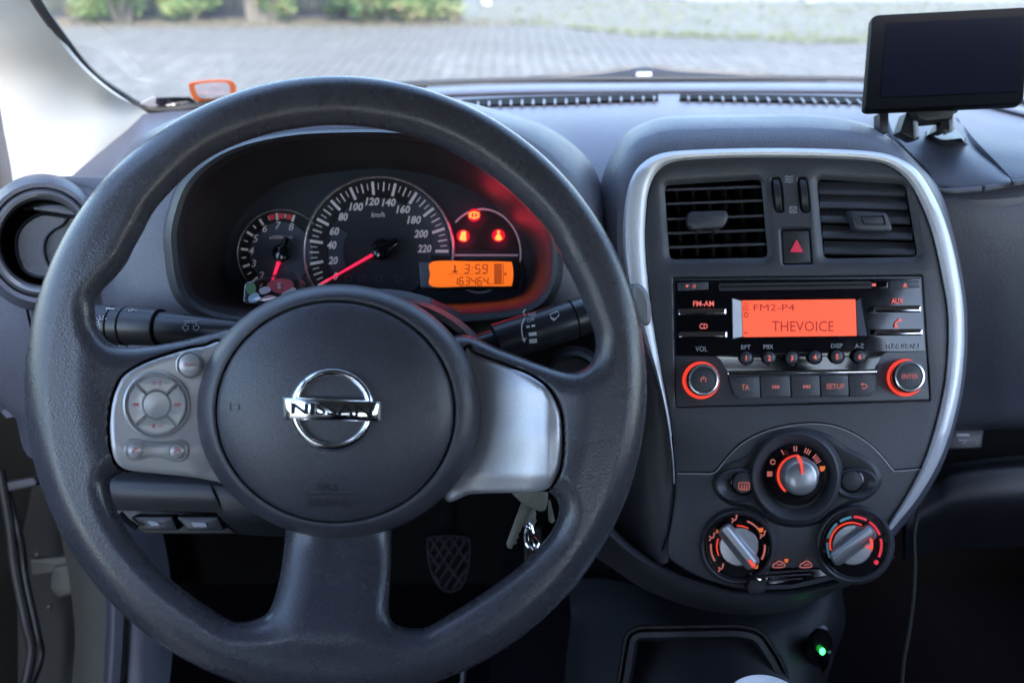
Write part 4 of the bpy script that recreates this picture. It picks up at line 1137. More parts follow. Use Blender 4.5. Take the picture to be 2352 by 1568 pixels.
# sculpted surround: brow and side wings
mb = MB()
BR = spl([(1640, 1110), (1668, 1072), (1720, 1048), (1752, 1012), (1800, 992), (1850, 988), (1900, 1002), (1940, 1030), (1980, 1050), (2010, 1075), (2018, 1110), (1990, 1140), (1930, 1160), (1870, 1200), (1790, 1200), (1730, 1165), (1670, 1150)], True, 6)
loft(mb, [ringw(inset(BR, -6), DS, 0), ringw(BR, DS, .0018), ringw(inset(BR, 6), DS, .0022), ringw(inset(BR, 18), DS, .0008)], cap1=True)
mb.build('control_surround', M['dark'], hc)
def dialdisc(u, v, R, name='dial_plate'):
    mb = MB(); lathe(mb, u, v, DS, [(R, .001), (R, .0045), (R * .985, .0052), (R * .95, .0052), (R * .93, .0042)], n=64); return mb.build(name, M['gloss'], hc)
def knob(u, v, R, hb, ht, parent, m=None):
    mb = MB()
    lathe(mb, u, v, DS, [(R * 1.02, hb), (R, hb + (ht - hb) * .6), (R * .96, ht - .001), (R * .90, ht), (R * .3, ht + .0002)], n=56)
    return mb.build('knob', m or M['knobgrey'], parent)
# fan knob
pl = dialdisc(1828, 1091, 70, 'fan_dial')
mb = MB(); lathe(mb, 1834, 1093, DS, [(48, .0042), (48, .0062), (45, .0066), (43, .0042)], n=56, cap=False); g = mb.build('glow_ring_base', M['gloss'], pl)
mb = MB(); arcband(mb, 1833, 1092, 43, 48, 88, 232, DS, .001, h=.0068, n=30); mb.build('glowing_arc', M['ring'], pl)
mb = MB(); loft(mb, [ringw(ell(cu_, cv_, r_, r_, 56), DS, h_) for cu_, cv_, r_, h_ in ((1834, 1091, 45, .004), (1835, 1092, 44.5, .010), (1838, 1095, 42, .014), (1840, 1097.5, 39, .0165), (1841, 1098.5, 36.5, .0178), (1841, 1099, 33, .0184), (1841, 1099, 10, .0187))], cap1=True); mb.build('knob', M['knobgrey'], pl)
mb = MB(); prism(mb, spl([(1829, 1047), (1838, 1047), (1844, 1064), (1845, 1087), (1841, 1088), (1838, 1066)], True, 4), DS, .0006, h=.0195); mb.build('pointer', M['ring'], pl)
mb = MB()
R = 60
def pol(a, r=R, cu=1828, cv=1091): return cu + r * math.cos(rad(a)), cv - r * math.sin(rad(a))
for a, n in ((120, 1), (91, 2), (64, 3), (38, 4)):
    for k in range(n):
        aa = a + (k - (n - 1) / 2) * 5.0
        p, q = pol(aa, 55), pol(aa, 67); ribbon(mb, [p, q], 2.4, DS, h=.0056)
u, v = pol(150, 61); arcband(mb, u, v, 4, 6.5, 0, 360, DS, h=.0056, n=16)
u, v = pol(177, 60)
for k in range(4): uu, vv = u + 4.2 * math.cos(rad(45 + 90 * k)), v - 4.2 * math.sin(rad(45 + 90 * k)); prism(mb, ell(uu, vv, 3.6, 3.6, 8), DS, .0003, h=.0056)
mb.build('legend', M['legend2'], pl)
mb = MB(); u, v = pol(14, 62); prism(mb, rq([(u - 6, v - 6), (u + 8, v - 6), (u + 5, v + 5), (u - 4, v + 6)], 2), DS, .0003, h=.0056); mb.build('defrost_mark', M['amber'], pl)
# side buttons
for u, v, rr_ in ((1708, 1108, 27), (1957, 1104, 25)):
    bowl(u + (-12 if u < 1800 else 10), v + 6, rr_ * 2.0, [(1.05, .0008), (.98, .0046), (.90, .0056), (.84, .0050), (.60, .0018), (.52, .0014)], 'button_bowl', M['panel'], .72)
    mb = MB(); lathe(mb, u, v, DS, [(rr_ + 2.5, .001), (rr_ + 2.5, .003), (rr_, .0034)], n=40, cap=True); mb.build('button_rim', M['gloss'], hc)
    mb = MB(); lathe(mb, u, v, DS, [(rr_ - 1, .002), (rr_ - 1, .0046), (rr_ - 3, .0058), (rr_ * .4, .0064)], n=40); bt = mb.build('button', M['dark'], hc)
    if u < 1800:
        mb = MB(); frame(mb, rr(1696, 1107, 1722, 1124, 2), rr(1698, 1109, 1720, 1122, 1), DS, .0003, .0001, h=.0070)
        for k in range(3): ribbon(mb, spl([(1703 + k * 6, 1112), (1705 + k * 6, 1116), (1703 + k * 6, 1120), (1704 + k * 6, 1127)], False, 2), 1.8, DS, h=.0070)
        mb.build('rear_defrost_mark', M['legend2'], bt)
# mode knob (left) and temperature knob (right)
def rotary(cu, cv, R, ku, kv, kr, ang, ext, name):
    bowl(cu, cv, R, [(1.18, .0), (1.13, .0040), (1.08, .0062), (1.04, .0058), (1.0, .0044), (.97, .0030)], 'dial_bowl', M['panel'])
    pl = dialdisc(cu, cv, R, name)
    mb = MB(); lathe(mb, cu + 2, cv, DS, [(R * .99, .0046), (R * .985, .0056), (R * .965, .0052)], n=64, cap=False); mb.build('dial_edge', M['panel'], pl)
    mb = MB(); lathe(mb, ku, kv, DS, [(kr, .0045), (kr, .0062), (kr - 3, .0066)], n=56); mb.build('knob_base', M['gloss'], pl)
    mb = MB(); lathe(mb, ku, kv, DS, [(kr * .97, .0058), (kr * .96, .0115), (kr * .92, .0130), (kr * .5, .0132)], n=56); kb = mb.build('knob', M['knobgrey'], pl)
    c, s = math.cos(rad(ang)), math.sin(rad(ang))
    def loc(a, b): return ku + a * c - b * s, kv - a * s - b * c
    mb = MB(); w = kr * .42
    O = rq([loc(-ext, -w), loc(ext, -w), loc(ext, w), loc(-ext, w)], w * .8, 5)
    O2 = rq([loc(-ext * .96, -w * .70), loc(ext * .96, -w * .70), loc(ext * .96, w * .70), loc(-ext * .96, w * .70)], w * .5, 5)
    O3 = rq([loc(-ext * .92, -w * .3), loc(ext * .92, -w * .3), loc(ext * .92, w * .3), loc(-ext * .92, w * .3)], w * .28, 5)
    loft(mb, [ringw(O, DS, .008), ringw(O, DS, .0135), ringw(O2, DS, .019), ringw(O3, DS, .0210)], cap1=True)
    gp = mb.build('knob_grip', M['knobgrey'], pl)
    return pl, kb, gp, loc
pl, kb, gp, loc = rotary(1695, 1255, 76, 1697, 1255, 46, 129, 60, 'mode_dial')
mb = MB(); arcband(mb, 1695, 1255, 47, 49.5, 60, 92, DS, .001, h=.0066, n=12); arcband(mb, 1695, 1255, 47, 49.5, 158, 205, DS, .001, h=.0066, n=16); mb.build('glowing_arc', M['ring'], pl)
mb = MB(); prism(mb, [loc(-58, -4), loc(-38, -2), loc(-38, 4), loc(-58, 6)], DS, .0006, h=.0212); mb.build('pointer', M['ring'], pl)
mb = MB(); R = 64
arcband(mb, 1695, 1255, 60, 64, 38, 70, DS, h=.0058, n=14); arcband(mb, 1695, 1255, 60, 64, -28, 4, DS, h=.0058, n=14); arcband(mb, 1695, 1255, 60, 64, 174, 212, DS, h=.0058, n=14)
for a in (232, 160, 97, 25):
    u, v = pol(a, 63, 1695, 1255)
    ribbon(mb, [(u + 5, v - 8), (u + 3, v), (u - 4, v + 3), (u - 6, v + 8)], 3, DS, h=.0058); prism(mb, ell(u + 5, v - 9, 2.4, 2.4, 8), DS, .0003, h=.0058); ribbon(mb, [(u - 7, v - 2), (u - 2, v - 1)], 2.6, DS, h=.0058)
mb.build('legend', M['legend2'], pl)
mb = MB()
for a, r_ in ((312, 62), (28, 63)):
    u, v = pol(a, r_, 1695, 1255); 
    if a == 28: v -= 8; u -= 3
    prism(mb, rq([(u - 6, v - 5), (u + 6, v - 6), (u + 4, v + 4), (u - 4, v + 5)], 2), DS, .0003, h=.0059)
u, v = pol(143, 60, 1695, 1255); prism(mb, [(u, v - 5), (u + 4, v + 4), (u - 3, v + 4)], DS, .0003, h=.0059)
mb.build('defrost_mark', M['amber'], pl)
pl, kb, gp, loc = rotary(1963, 1250, 78, 1959, 1251, 48, 37, 60, 'temperature_dial')
mb = MB(); arcband(mb, 1957, 1250, 48.5, 51.5, 62, 195, DS, .001, h=.0066, n=30); mb.build('glowing_arc', M['ring'], pl)
mb = MB(); arcband(mb, 1963, 1250, 37, 43, -16, 20, DS, .001, h=.0222, n=10); ribbon(mb, [(2003, 1262), (1989, 1252)], 5, DS, h=.0222); mb.build('pointer', M['ring'], pl)
mb = MB()
for a0, a1 in ((175, 206), (131, 166), (98, 123)): arcband(mb, 1965, 1251, 62, 67, a0, a1, DS, h=.0058, n=12)
mb.build('cold_band', M['blue'], pl)
mb = MB()
for a0, a1 in ((62, 89), (21, 55), (-25, 13)): arcband(mb, 1960, 1251, 62, 67.5, a0, a1, DS, h=.0058, n=12)
u, v = pol(-37, 66, 1960, 1251); prism(mb, ell(u, v, 5.5, 5.5, 14), DS, .0003, h=.0058)
mb.build('hot_band', M['hot'], pl)
# recirculation slider
mb = MB(); prism(mb, rq([(1770, 1304), (1880, 1302), (1905, 1322), (1821, 1343), (1760, 1344)], 6), DS - .0012, .004, .001); sv = mb.build('slider_slot', M['gloss'], hc)
mb = MB()
for u in (1789, 1851):
    v = 1297
    P = [(u - 14, v + 4), (u - 12, v - 2), (u - 5, v - 5), (u - 1, v - 9), (u + 6, v - 8), (u + 13, v - 3), (u + 14, v + 3), (u + 8, v + 5), (u - 8, v + 6)]
    ribbon(mb, P, 2.4, DS, h=.0030, closed=True); ribbon(mb, [(u - 4, v), (u + 8, v - 2)], 2.4, DS, h=.0030)
mb.build('legend', M['legend2'], hc)
mb = MB(); prism(mb, rq([(1801, 1283), (1812, 1283), (1809, 1291), (1804, 1291)], 1), DS, .0003, h=.0030); mb.build('defrost_mark', M['amber'], hc)
mb = MB()
for k in range(3): ribbon(mb, [(1745, 1315 + k * 10), (1880 - k * 18, 1308 + k * 10)], 2.2, DS, h=.0026, t=.0012)
mb.build('slot_ribs', M['panel'], hc)
mb = MB(); prism(mb, rq([(1722, 1330), (1765, 1326), (1762, 1358), (1748, 1367), (1722, 1367), (1716, 1352)], 4), DS - .012, .016, .003); sv = mb.build('slider_lever', M['rubber'], hc)
mb = MB(); prism(mb, rr(1738, 1326, 1764, 1334, 3), DS - .0135, .003, .001); mb.build('lever_edge', M['chrome'], sv)

# ------------------------------------------------------------------ instrument cluster
ic = thing('instrument_cluster', 'instrument cluster with round dials, red warning lamps and orange display', 'instrument cluster', W(870, 700, DI))
mb = MB(); prism(mb, [tuple(p) for p in inset(fa, -3)], DI + .0005, .01); mb.build('cluster_face', M['dial'], ic)
SC = (870, 577)
def ring_(cu, cv, r0, r1, a0, a1, h, m, name, parent, n=72, hh=.0022):
    mb = MB(); rings = []
    for k in range(n + 1):
        a = a0 + (a1 - a0) * k / n; c, s = math.cos(rad(a)), math.sin(rad(a)); rm = (r0 + r1) / 2
        rings.append([W(cu + r * c, cv - r * s, DI, z) for r, z in ((r1, 0), (r1 - .4 * (r1 - rm), h + hh * .7), (rm, h + hh), (r0 + .4 * (rm - r0), h + hh * .7), (r0, 0))])
    loft(mb, rings, cap0=True, cap1=True, closed=False); return mb.build(name, m, parent, ang=60)
mb = MB(); prism(mb, ell(*SC, 172, 172, 72, -8, 218), DI - .0008, .0008); sp_ = mb.build('speed_dial', M['dialblack'], ic)
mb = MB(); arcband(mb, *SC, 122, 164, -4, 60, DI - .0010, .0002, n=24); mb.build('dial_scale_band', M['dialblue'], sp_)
ring_(*SC, 167, 176, -14, 213, .001, M['satin'], 'chrome_ring', sp_)
mb = MB(); lathe(mb, *SC, DI, [(121, .0010), (120, .0018), (112, .0013), (60, .0012)], n=72); mb.build('dial_centre', M['dial'], sp_)
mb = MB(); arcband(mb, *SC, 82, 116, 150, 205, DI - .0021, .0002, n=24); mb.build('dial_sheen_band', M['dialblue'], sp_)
mb = MB()
for i in range(45):
    a = 209.5 - i * 209.5 / 44
    big, mid = i % 4 == 0, i % 2 == 0
    r0, r1, w = (130, 160, 6.2) if big else ((138, 159, 3.2) if mid else (142, 157, 2.0))
    ribbon(mb, [pol(a, r0, *SC), pol(a, r1, *SC)], w, DI, h=.0016)
mb.build('tick_marks', M['print'], sp_)
mb = MB()
for s, u, v in (('0', 771, 634), ('20', 765, 598), ('40', 762, 563), ('60', 768, 531), ('80', 788, 498), ('100', 818, 475), ('120', 855, 463), ('140', 893, 465), ('160', 926, 481), ('180', 951, 505), ('200', 967, 537), ('220', 975, 571)):
    text(mb, s, u, v, 18.5, DI, h=.0022, w=10.3 * len(s) + (1 if len(s) > 1 else 0), shear=.22, bold=.028)
text(mb, 'km/h', 868, 493, 12, DI, h=.0022, w=31, shear=.2, bold=.005)
mb.build('numerals', M['print'], sp_)
def needle(cu, cv, a, L, r, name, parent, w=7):
    c, s = math.cos(rad(a)), math.sin(rad(a))
    P0 = (cu + r * .8 * c, cv - r * .8 * s); P1 = (cu + L * c, cv - L * s); nx, ny = s, c
    O = [(P0[0] + nx * w / 2, P0[1] + ny * w / 2), (P1[0] + nx * 1.8, P1[1] + ny * 1.8), (P1[0] - nx * 1.8, P1[1] - ny * 1.8), (P0[0] - nx * w / 2, P0[1] - ny * w / 2)]
    mb = MB(); prism(mb, O, DI - .006, .0015, .0004); mb.build(name, M['needle'], parent)
    mb = MB(); lathe(mb, cu, cv, DI, [(r, .003), (r, .009), (r * .8, .0115), (r * .3, .0125)], n=32); hb = mb.build('needle_hub', M['gloss'], parent)
    mb = MB(); O = rq([(cu + nx * r * .55, cv + ny * r * .55), (cu - c * r * 1.75 + nx * r * .3, cv + s * r * 1.75 + ny * r * .3), (cu - c * r * 1.75 - nx * r * .3, cv + s * r * 1.75 - ny * r * .3), (cu - nx * r * .55, cv - ny * r * .55)], 5)
    prism(mb, O, DI - .012, .004, .001); mb.build('needle_tail', M['gloss'], parent)
needle(876, 573, 209.5, 160, 24, 'needle', sp_)
mb = MB()
for u, k in ((800, 0), (830, 1), (870, 2), (915, 3)):
    frame(mb, rr(u - 8, 633, u + 8, 647, 3), rr(u - 6, 635, u + 6, 645, 2), DI, .0003, .0001, h=.0018)
mb.build('unlit_lamp_marks', M['dialblue'], sp_)
# rev counter
TC = (646, 582)
mb = MB(); prism(mb, ell(*TC, 101, 101, 60, 55, 250), DI - .0004, .0008); tc_ = mb.build('rev_dial', M['dialblack'], ic)
ring_(*TC, 98, 103, 42, 232, .0008, M['satin'], 'chrome_ring', tc_, hh=.0014)
mb = MB(); lathe(mb, *TC, DI, [(72, .0009), (71, .0014), (60, .0012)], n=60); mb.build('dial_centre', M['dialblue'], tc_)
mb = MB()
for i in range(17):
    v_ = i * .5; a = 276 - v_ * 25.6
    if a > 250 : continue
    if i % 2 == 0: ribbon(mb, [pol(a, 77, *TC), pol(a, 93, *TC)], 5, DI, h=.0012)
    else: ribbon(mb, [pol(a, 82, *TC), pol(a, 91, *TC)], 2.4, DI, h=.0012)
for i in range(4, 9):
    pass
for s, u, v in (('2', 600, 632), ('3', 583, 605), ('4', 577, 576), ('5', 587, 548), ('6', 608, 525), ('7', 639, 518), ('8', 669, 521)):
    text(mb, s, u, v, 17, DI, h=.0018, shear=.2, bold=.004)
text(mb, 'x1000r/min', 645, 545, 8, DI, h=.0018, w=54, shear=.15, bold=0)
mb.build('numerals', M['print'], tc_)
mb = MB()
for a0, a1 in ((100, 110), (86, 95), (74, 82)): arcband(mb, *TC, 80, 92, a0, a1, DI - .0012, .0002, n=6)
mb.build('red_zone', M['red'], tc_)
needle(647, 580, 251, 76, 22, 'needle', tc_, w=9)
# warning lamps
wp = (1108, 578)
mb = MB(); prism(mb, ell(*wp, 84, 92, 40, -4, 172), DI - .0002, .0008); wl = mb.build('lamp_window', M['dialblack'], ic)
mb = MB(); arcband(mb, 1108, 584, 86, 89.5, -18, 135, DI - .0006, .0006, n=40, ratio=1.18); mb.build('lamp_window_rim', M['wprint'], ic)
mb = MB(); prism(mb, rr(1015, 584, 1190, 588, 1), DI - .0006, .0006); mb.build('divider', M['wprint'], ic)
mb = MB(); arcband(mb, 1100, 610, 60, 63.5, 212, 328, DI - .0006, .0006, n=24); mb.build('lower_rim', M['wprint'], ic)
def lamp(u, v, kind):
    mb = MB()
    if kind == 'brake':
        arcband(mb, u, v, 6.5, 9, 0, 360, DI, h=.0012, n=20); prism(mb, rr(u - 1.6, v - 5, u + 1.6, v + 2, .5), DI, .0003, h=.0012); prism(mb, ell(u, v + 4.5, 1.6, 1.6, 8), DI, .0003, h=.0012)
        arcband(mb, u, v, 10.2, 12, -40, 40, DI, h=.0012, n=8); arcband(mb, u, v, 10.2, 12, 140, 220, DI, h=.0012, n=8)
    elif kind == 'door':
        prism(mb, rq([(u - 4, v - 11), (u + 6, v - 11), (u + 7, v + 11), (u - 3, v + 11), (u - 9, v + 7)], 2), DI, .0003, h=.0012)
    else:
        prism(mb, ell(u, v - 8.5, 3.5, 3.5, 10), DI, .0003, h=.0012); prism(mb, rq([(u - 3, v - 4), (u + 3, v - 4), (u + 9, v + 8), (u, v + 12), (u - 9, v + 8)], 2), DI, .0003, h=.0012)
    o = mb.build('warning_lamp', M['warn'], ic, label={'brake': 'glowing round brake warning symbol', 'door': 'glowing open door symbol', 'belt': 'glowing seat belt symbol'}[kind])
    mb = MB(); prism(mb, ell(u, v, 15, 15, 20), DI, .0002, h=.0009); mb.build('lamp_halo', M['warnhalo'], o)  # glowing disc paints the red bloom around the symbol
for u_, v_ in ((1089, 494), (1064, 542), (1145, 541)):
    L = bpy.data.lights.new('warning_glow', 'POINT'); L.color = (1, .005, .10); L.energy = .0009; L.shadow_soft_size = .010
    lo_ = bpy.data.objects.new('warning_glow', L); lo_.location = W(u_, v_, DI, .009) - Vector(ORG[ic.name]); lo_.parent = ic; COL.objects.link(lo_)
lamp(1089, 494, 'brake'); lamp(1064, 542, 'door'); lamp(1145, 541, 'belt')
# trip display
mb = MB(); prism(mb, rq([(962, 600), (1195, 600), (1204, 628), (1196, 662), (966, 662)], 5), DI - .003, .004, .001); db = mb.build('display_housing', M['dialblue'], ic)
mb = MB(); prism(mb, rq([(984, 597), (1192, 597), (1200, 630), (1190, 664), (984, 664)], 5), DI - .0034, .003, .0005); mb.build('display_frame', M['dialblack'], ic)
mb = MB(); prism(mb, spl([(993, 601), (1080, 600), (1166, 601), (1176, 606), (1179, 629), (1176, 652), (1166, 657), (1080, 657), (993, 658), (988, 630)], True, 4), DI - .0040, .0008); dd = mb.build('trip_display', M['lcd'], ic, label='glowing orange display showing 3:59 and 163464 km')
SEG = {'0': 'abcdef', '1': 'bc', '2': 'abged', '3': 'abgcd', '4': 'fgbc', '5': 'afgcd', '6': 'afgedc', '7': 'abc', '8': 'abcdefg', '9': 'abcdfg'}
def seg7(mb, s, u, v, w, h, lw, d, gap, sl=.10):
    for ch in s:
        if ch == ':':
            for q in (.3, .7): prism(mb, rr(u + sl * h * (1 - q), v + h * q - lw / 2, u + sl * h * (1 - q) + lw, v + h * q + lw / 2, 0), d, .0002)
            u += lw + gap; continue
        pts = {'a': ((0, 0), (w, 0)), 'b': ((w, 0), (w, h / 2)), 'c': ((w, h / 2), (w, h)), 'd': ((0, h), (w, h)), 'e': ((0, h / 2), (0, h)), 'f': ((0, 0), (0, h / 2)), 'g': ((0, h / 2), (w, h / 2))}
        for k in SEG[ch]:
            (a, b), (c, e) = pts[k]
            dx, dy = (c - a), (e - b); L = math.hypot(dx, dy); a += dx / L * .8; b += dy / L * .8; c -= dx / L * .8; e -= dy / L * .8
            ribbon(mb, [(u + a + sl * (h - b), v + b), (u + c + sl * (h - e), v + e)], lw, d)
        u += w + gap
mb = MB(); dt = DI - .0043
seg7(mb, '3:59', 1066, 608, 10.5, 19, 2.6, dt, 6); seg7(mb, '163464', 1040, 637, 9.5, 17, 2.4, dt, 4.6)
text(mb, 'km', 1128, 652, 5, dt, w=10, bold=0)
prism(mb, ell(1045, 612, 2.5, 3, 8), dt, .0002); prism(mb, [(1043.5, 614), (1046.5, 614), (1047, 622), (1043, 622)], dt, .0002); prism(mb, rr(1039, 622, 1051, 626, 1), dt, .0002)
prism(mb, rr(1030, 629.4, 1120, 630.2, 0), dt, .0002)
for k in range(9): prism(mb, rr(1135, 606 + k * 5.3, 1153, 609.8 + k * 5.3, 0), dt, .0002)
prism(mb, rr(1155.5, 605, 1157, 653, 0), dt, .0002); prism(mb, ell(1161, 629, 3, 3, 8), dt, .0002)
mb.build('segments', M['lcdtext'], dd)
# ------------------------------------------------------------------ steering wheel
WC = (771.0, 889.0); RO = 716.0; RT_ = 57.0
wh = thing('steering_wheel', 'black three spoke steering wheel with silver inserts and a round airbag cover', 'steering wheel', W(771, 889, DW))
OP1 = [(219, 715), (222, 690), (239, 664), (262, 640), (290, 606), (308, 570), (328, 534), (359, 478), (427, 405), (478, 365), (545, 332), (640, 303), (771, 288), (900, 302), (1000, 332), (1090, 380), (1180, 450), (1256, 530), (1300, 612), (1330, 672), (1352, 729), (1367, 777), (1364, 818), (1348, 842), (1315, 855), (1271, 847), (1213, 826), (1138, 797), (1083, 772), (1040, 770), (960, 790), (800, 800), (640, 790), (575, 752), (540, 750), (480, 766), (427, 780), (342, 795), (290, 797), (253, 787), (226, 756)]
OP2 = [(280, 1087), (340, 1082), (420, 1092), (500, 1104), (560, 1110), (620, 1130), (658, 1180), (656, 1220), (643, 1323), (622, 1393), (598, 1417), (554, 1427), (513, 1415), (410, 1343), (355, 1292), (308, 1238), (285, 1203), (267, 1169), (254, 1128), (256, 1101)]
OP3 = [(902, 1190), (900, 1222), (896, 1340), (893, 1400), (901, 1425), (922, 1438), (953, 1441), (983, 1437), (1040, 1405), (1083, 1378), (1140, 1340), (1197, 1296), (1254, 1237), (1277, 1198), (1284, 1169), (1278, 1145), (1260, 1131), (1215, 1124), (1168, 1123), (1083, 1131), (1030, 1140), (960, 1160)]
OPS = [np.array(spl(P, True, 6)) for P in (OP1, OP2, OP3)]
def pdist(X, Y, P):
    """signed distance (positive outside), nearest point"""
    n = len(P); best = np.full(X.shape, 1e9); bx = np.zeros_like(X); by = np.zeros_like(Y); ins = np.zeros(X.shape, bool)
    for i in range(n):
        ax, ay = P[i]; cx, cy = P[(i + 1) % n]
        ex, ey = cx - ax, cy - ay; L = ex * ex + ey * ey
        if L < 1e-9: continue
        t = np.clip(((X - ax) * ex + (Y - ay) * ey) / L, 0, 1)
        px, py = ax + t * ex, ay + t * ey
        q = (X - px) ** 2 + (Y - py) ** 2; mk = q < best
        best[mk] = q[mk]; bx[mk] = px[mk]; by[mk] = py[mk]
        c = ((ay > Y) != (cy > Y))
        with np.errstate(divide='ignore', invalid='ignore'):
            xi = (cx - ax) * (Y - ay) / (cy - ay if cy != ay else 1e-9) + ax
        ins ^= c & (X < xi)
    d = np.sqrt(best)
    return np.where(ins, -d, d), bx, by
def sstep(a, b, x):
    t = np.clip((x - a) / (b - a), 0, 1); return t * t * (3 - 2 * t)
def zdish(X, Y):
    r = np.hypot(X - WC[0], Y - WC[1])
    return -0.026 * (1 - sstep(300, 600, r))
def hsurf(X, Y, d):
    # rounded section; the lower spoke is rounder
    mk_ = sstep(1180, 1260, Y) * (1 - sstep(560, 640, np.hypot(X - WC[0], Y - WC[1]))) * (1 - sstep(150, 240, np.abs(X - 771)))
    rr_ = RT_ + 40 * mk_
    q = np.minimum(d, rr_); k = DW / FPX * .98
    return np.sqrt(np.maximum(0, rr_ ** 2 - (rr_ - q) ** 2)) * k * RT_ / rr_ * (1 + .05 * mk_)
IR = [(1070, 800), (1088, 812), (1151, 836), (1209, 859), (1250, 886), (1274, 918), (1288, 958), (1291, 1010), (1289, 1056), (1279, 1092), (1256, 1123), (1210, 1131), (1168, 1131), (1083, 1134), (1020, 1144), (1010, 1000), (1030, 880)]
IL = [(512, 788), (470, 796), (427, 804), (342, 831), (290, 859), (270, 889), (258, 927), (253, 978), (256, 1020), (262, 1050), (276, 1070), (301, 1080), (370, 1088), (444, 1096), (500, 1106), (540, 1110), (520, 960), (530, 860)]
phi = np.linspace(0, math.pi / 2, 13)
rs_out = RO - RT_ * (1 - np.cos(phi[::1]))[::1]
rad_s = np.concatenate([np.linspace(235, 585, 72), np.linspace(590, 655, 18), (RO - RT_ * (1 - np.sin(np.linspace(0, 1, 17) * math.pi / 2)[::-1]))[::-1][::-1]])
rad_s = np.unique(np.round(np.concatenate([np.linspace(235, 585, 72), np.linspace(590, 656, 20), RO - RT_ * (1 - np.sin(np.linspace(0.02, 1, 16) * math.pi / 2))]), 3))
rad_s = np.append(rad_s[:-1], RO)
NT = 900
th = np.linspace(0, 2 * math.pi, NT, endpoint=False)
Rg, Tg = np.meshgrid(rad_s, th, indexing='ij')
X = WC[0] + Rg * np.cos(Tg); Y = WC[1] - Rg * np.sin(Tg)
d = RO - Rg; bx = X.copy(); by = Y.copy()
for P in OPS:
    dd, nx_, ny_ = pdist(X, Y, P)
    mk = dd < d; d = np.where(mk, dd, d); bx = np.where(mk, nx_, bx); by = np.where(mk, ny_, by)
cell = 6.5
snap = (d < 1.6) & (Rg < RO - 1) & (d > -cell * 1.5)
inside = d > 1.6
inside[-1, :] = True
X2 = np.where(snap, bx, X); Y2 = np.where(snap, by, Y)
dz = np.where(snap, 0, np.maximum(d, 0)); dz[-1, :] = 0
zc = zdish(X2, Y2); hh = hsurf(X2, Y2, dz)
hb = hh.copy()
for P in (IR, IL):   # the beds the inserts sit in
    dd, _a, _b = pdist(X2, Y2, np.array(spl(P, True, 6)))
    hh = hh - 0.026 * sstep(-7, 2, -dd)
hh = np.maximum(hh, -hb + .001) * (dz > 0)
okv = inside | snap
mb = MB(); idx = {}
nr = len(rad_s)
def vid(i, j, side):
    j %= NT
    flat = dz[i, j] <= 0
    key = (i, j, 0 if flat else side)
    if key not in idx:
        z = zc[i, j] + (0 if flat else (hh[i, j] if side == 1 else -hb[i, j]))
        idx[key] = len(mb.v); mb.v.append(W(X2[i, j], Y2[i, j], DW, z))
    return idx[key]
for i in range(nr - 1):
    for j in range(NT):
        j2 = (j + 1) % NT
        if not (okv[i, j] and okv[i + 1, j] and okv[i, j2] and okv[i + 1, j2]): continue
        if not (inside[i, j] or inside[i + 1, j] or inside[i, j2] or inside[i + 1, j2]): continue
        for side in (1, -1):
            f = [vid(i, j, side), vid(i + 1, j, side), vid(i + 1, j2, side), vid(i, j2, side)]
            f = list(dict.fromkeys(f))
            if len(f) > 2: mb.f.append(tuple(f if side == 1 else f[::-1]))
mb.build('rim_and_spokes', M['leather'], wh, ang=75)

def wz(u, v):
    """front surface height of the spokes at a point"""
    x = np.array([float(u)]); y = np.array([float(v)]); dd = RO - np.hypot(x - WC[0], y - WC[1])
    for P in OPS: dd = np.minimum(dd, pdist(x, y, P)[0])
    return float(zdish(x, y)[0] + hsurf(x, y, np.maximum(dd, 0))[0])

HC = (778, 944)
# silver inserts following the spokes
def insert(name, O, off, m, bend, step=7.0):
    P = np.array(spl(O, True, 6))
    x0, y0 = P.min(0) - step; x1, y1 = P.max(0) + step
    gx, gy = np.meshgrid(np.arange(x0, x1, step), np.arange(y0, y1, step))
    dd, nx_, ny_ = pdist(gx, gy, P); dd = -dd
    sn = (dd < step * .32) & (dd > -step * 1.6); ins = dd >= step * .32
    X_ = np.where(sn, nx_, gx); Y_ = np.where(sn, ny_, gy)
    e = np.where(sn, 0, np.maximum(dd, 0))
    z = bend(X_, Y_) + off * np.sqrt(np.clip(1 - (1 - np.minimum(e, 9) / 9) ** 2, 0, 1))
    mb = MB(); ids = {}
    def g(i, j, s):
        k = (i, j, s)
        if k not in ids:
            ids[k] = len(mb.v); mb.v.append(W(X_[i, j], Y_[i, j], DW, z[i, j] if s else z[i, j] - .006))
        return ids[k]
    H_, W__ = gx.shape; ok = sn | ins; cnt = {}
    for i in range(H_ - 1):
        for j in range(W__ - 1):
            q = [(i, j), (i, j + 1), (i + 1, j + 1), (i + 1, j)]
            if all(ok[a] for a in q) and any(ins[a] for a in q):
                mb.f.append(tuple(g(a[0], a[1], 1) for a in q))
                for a, b in zip(q, q[1:] + q[:1]):
                    if (b, a) in cnt: cnt.pop((b, a))
                    else: cnt[(a, b)] = 1
    for a, b in cnt: mb.f.append((g(*a, 1), g(*a, 0), g(*b, 0), g(*b, 1)))
    return mb.build(name, m, wh, ang=60)
top_off = RT_ * DW / FPX * .98
bendR = lambda X_, Y_: zdish(X_, Y_) + top_off + 0.002 - 0.010 * (1 - sstep(1060, 1230, X_)) - 0.0035 * sstep(985, 1110, Y_) - 0.0045 * sstep(1085, 1140, Y_) - 0.004 * (1 - sstep(820, 900, Y_)) - .004 * sstep(1255, 1292, X_)
bendL = lambda X_, Y_: zdish(X_, Y_) + top_off + 0.0015 - 0.004 * sstep(430, 520, X_) - 0.006 * sstep(1020, 1110, Y_)
insert('silver_insert', IR, .002, M['insert'], bendR)
insert('silver_insert', IL, .002, M['silver2'], bendL)
def hfL(u, v): return float(bendL(np.array([float(u)]), np.array([float(v)]))[0]) + .002
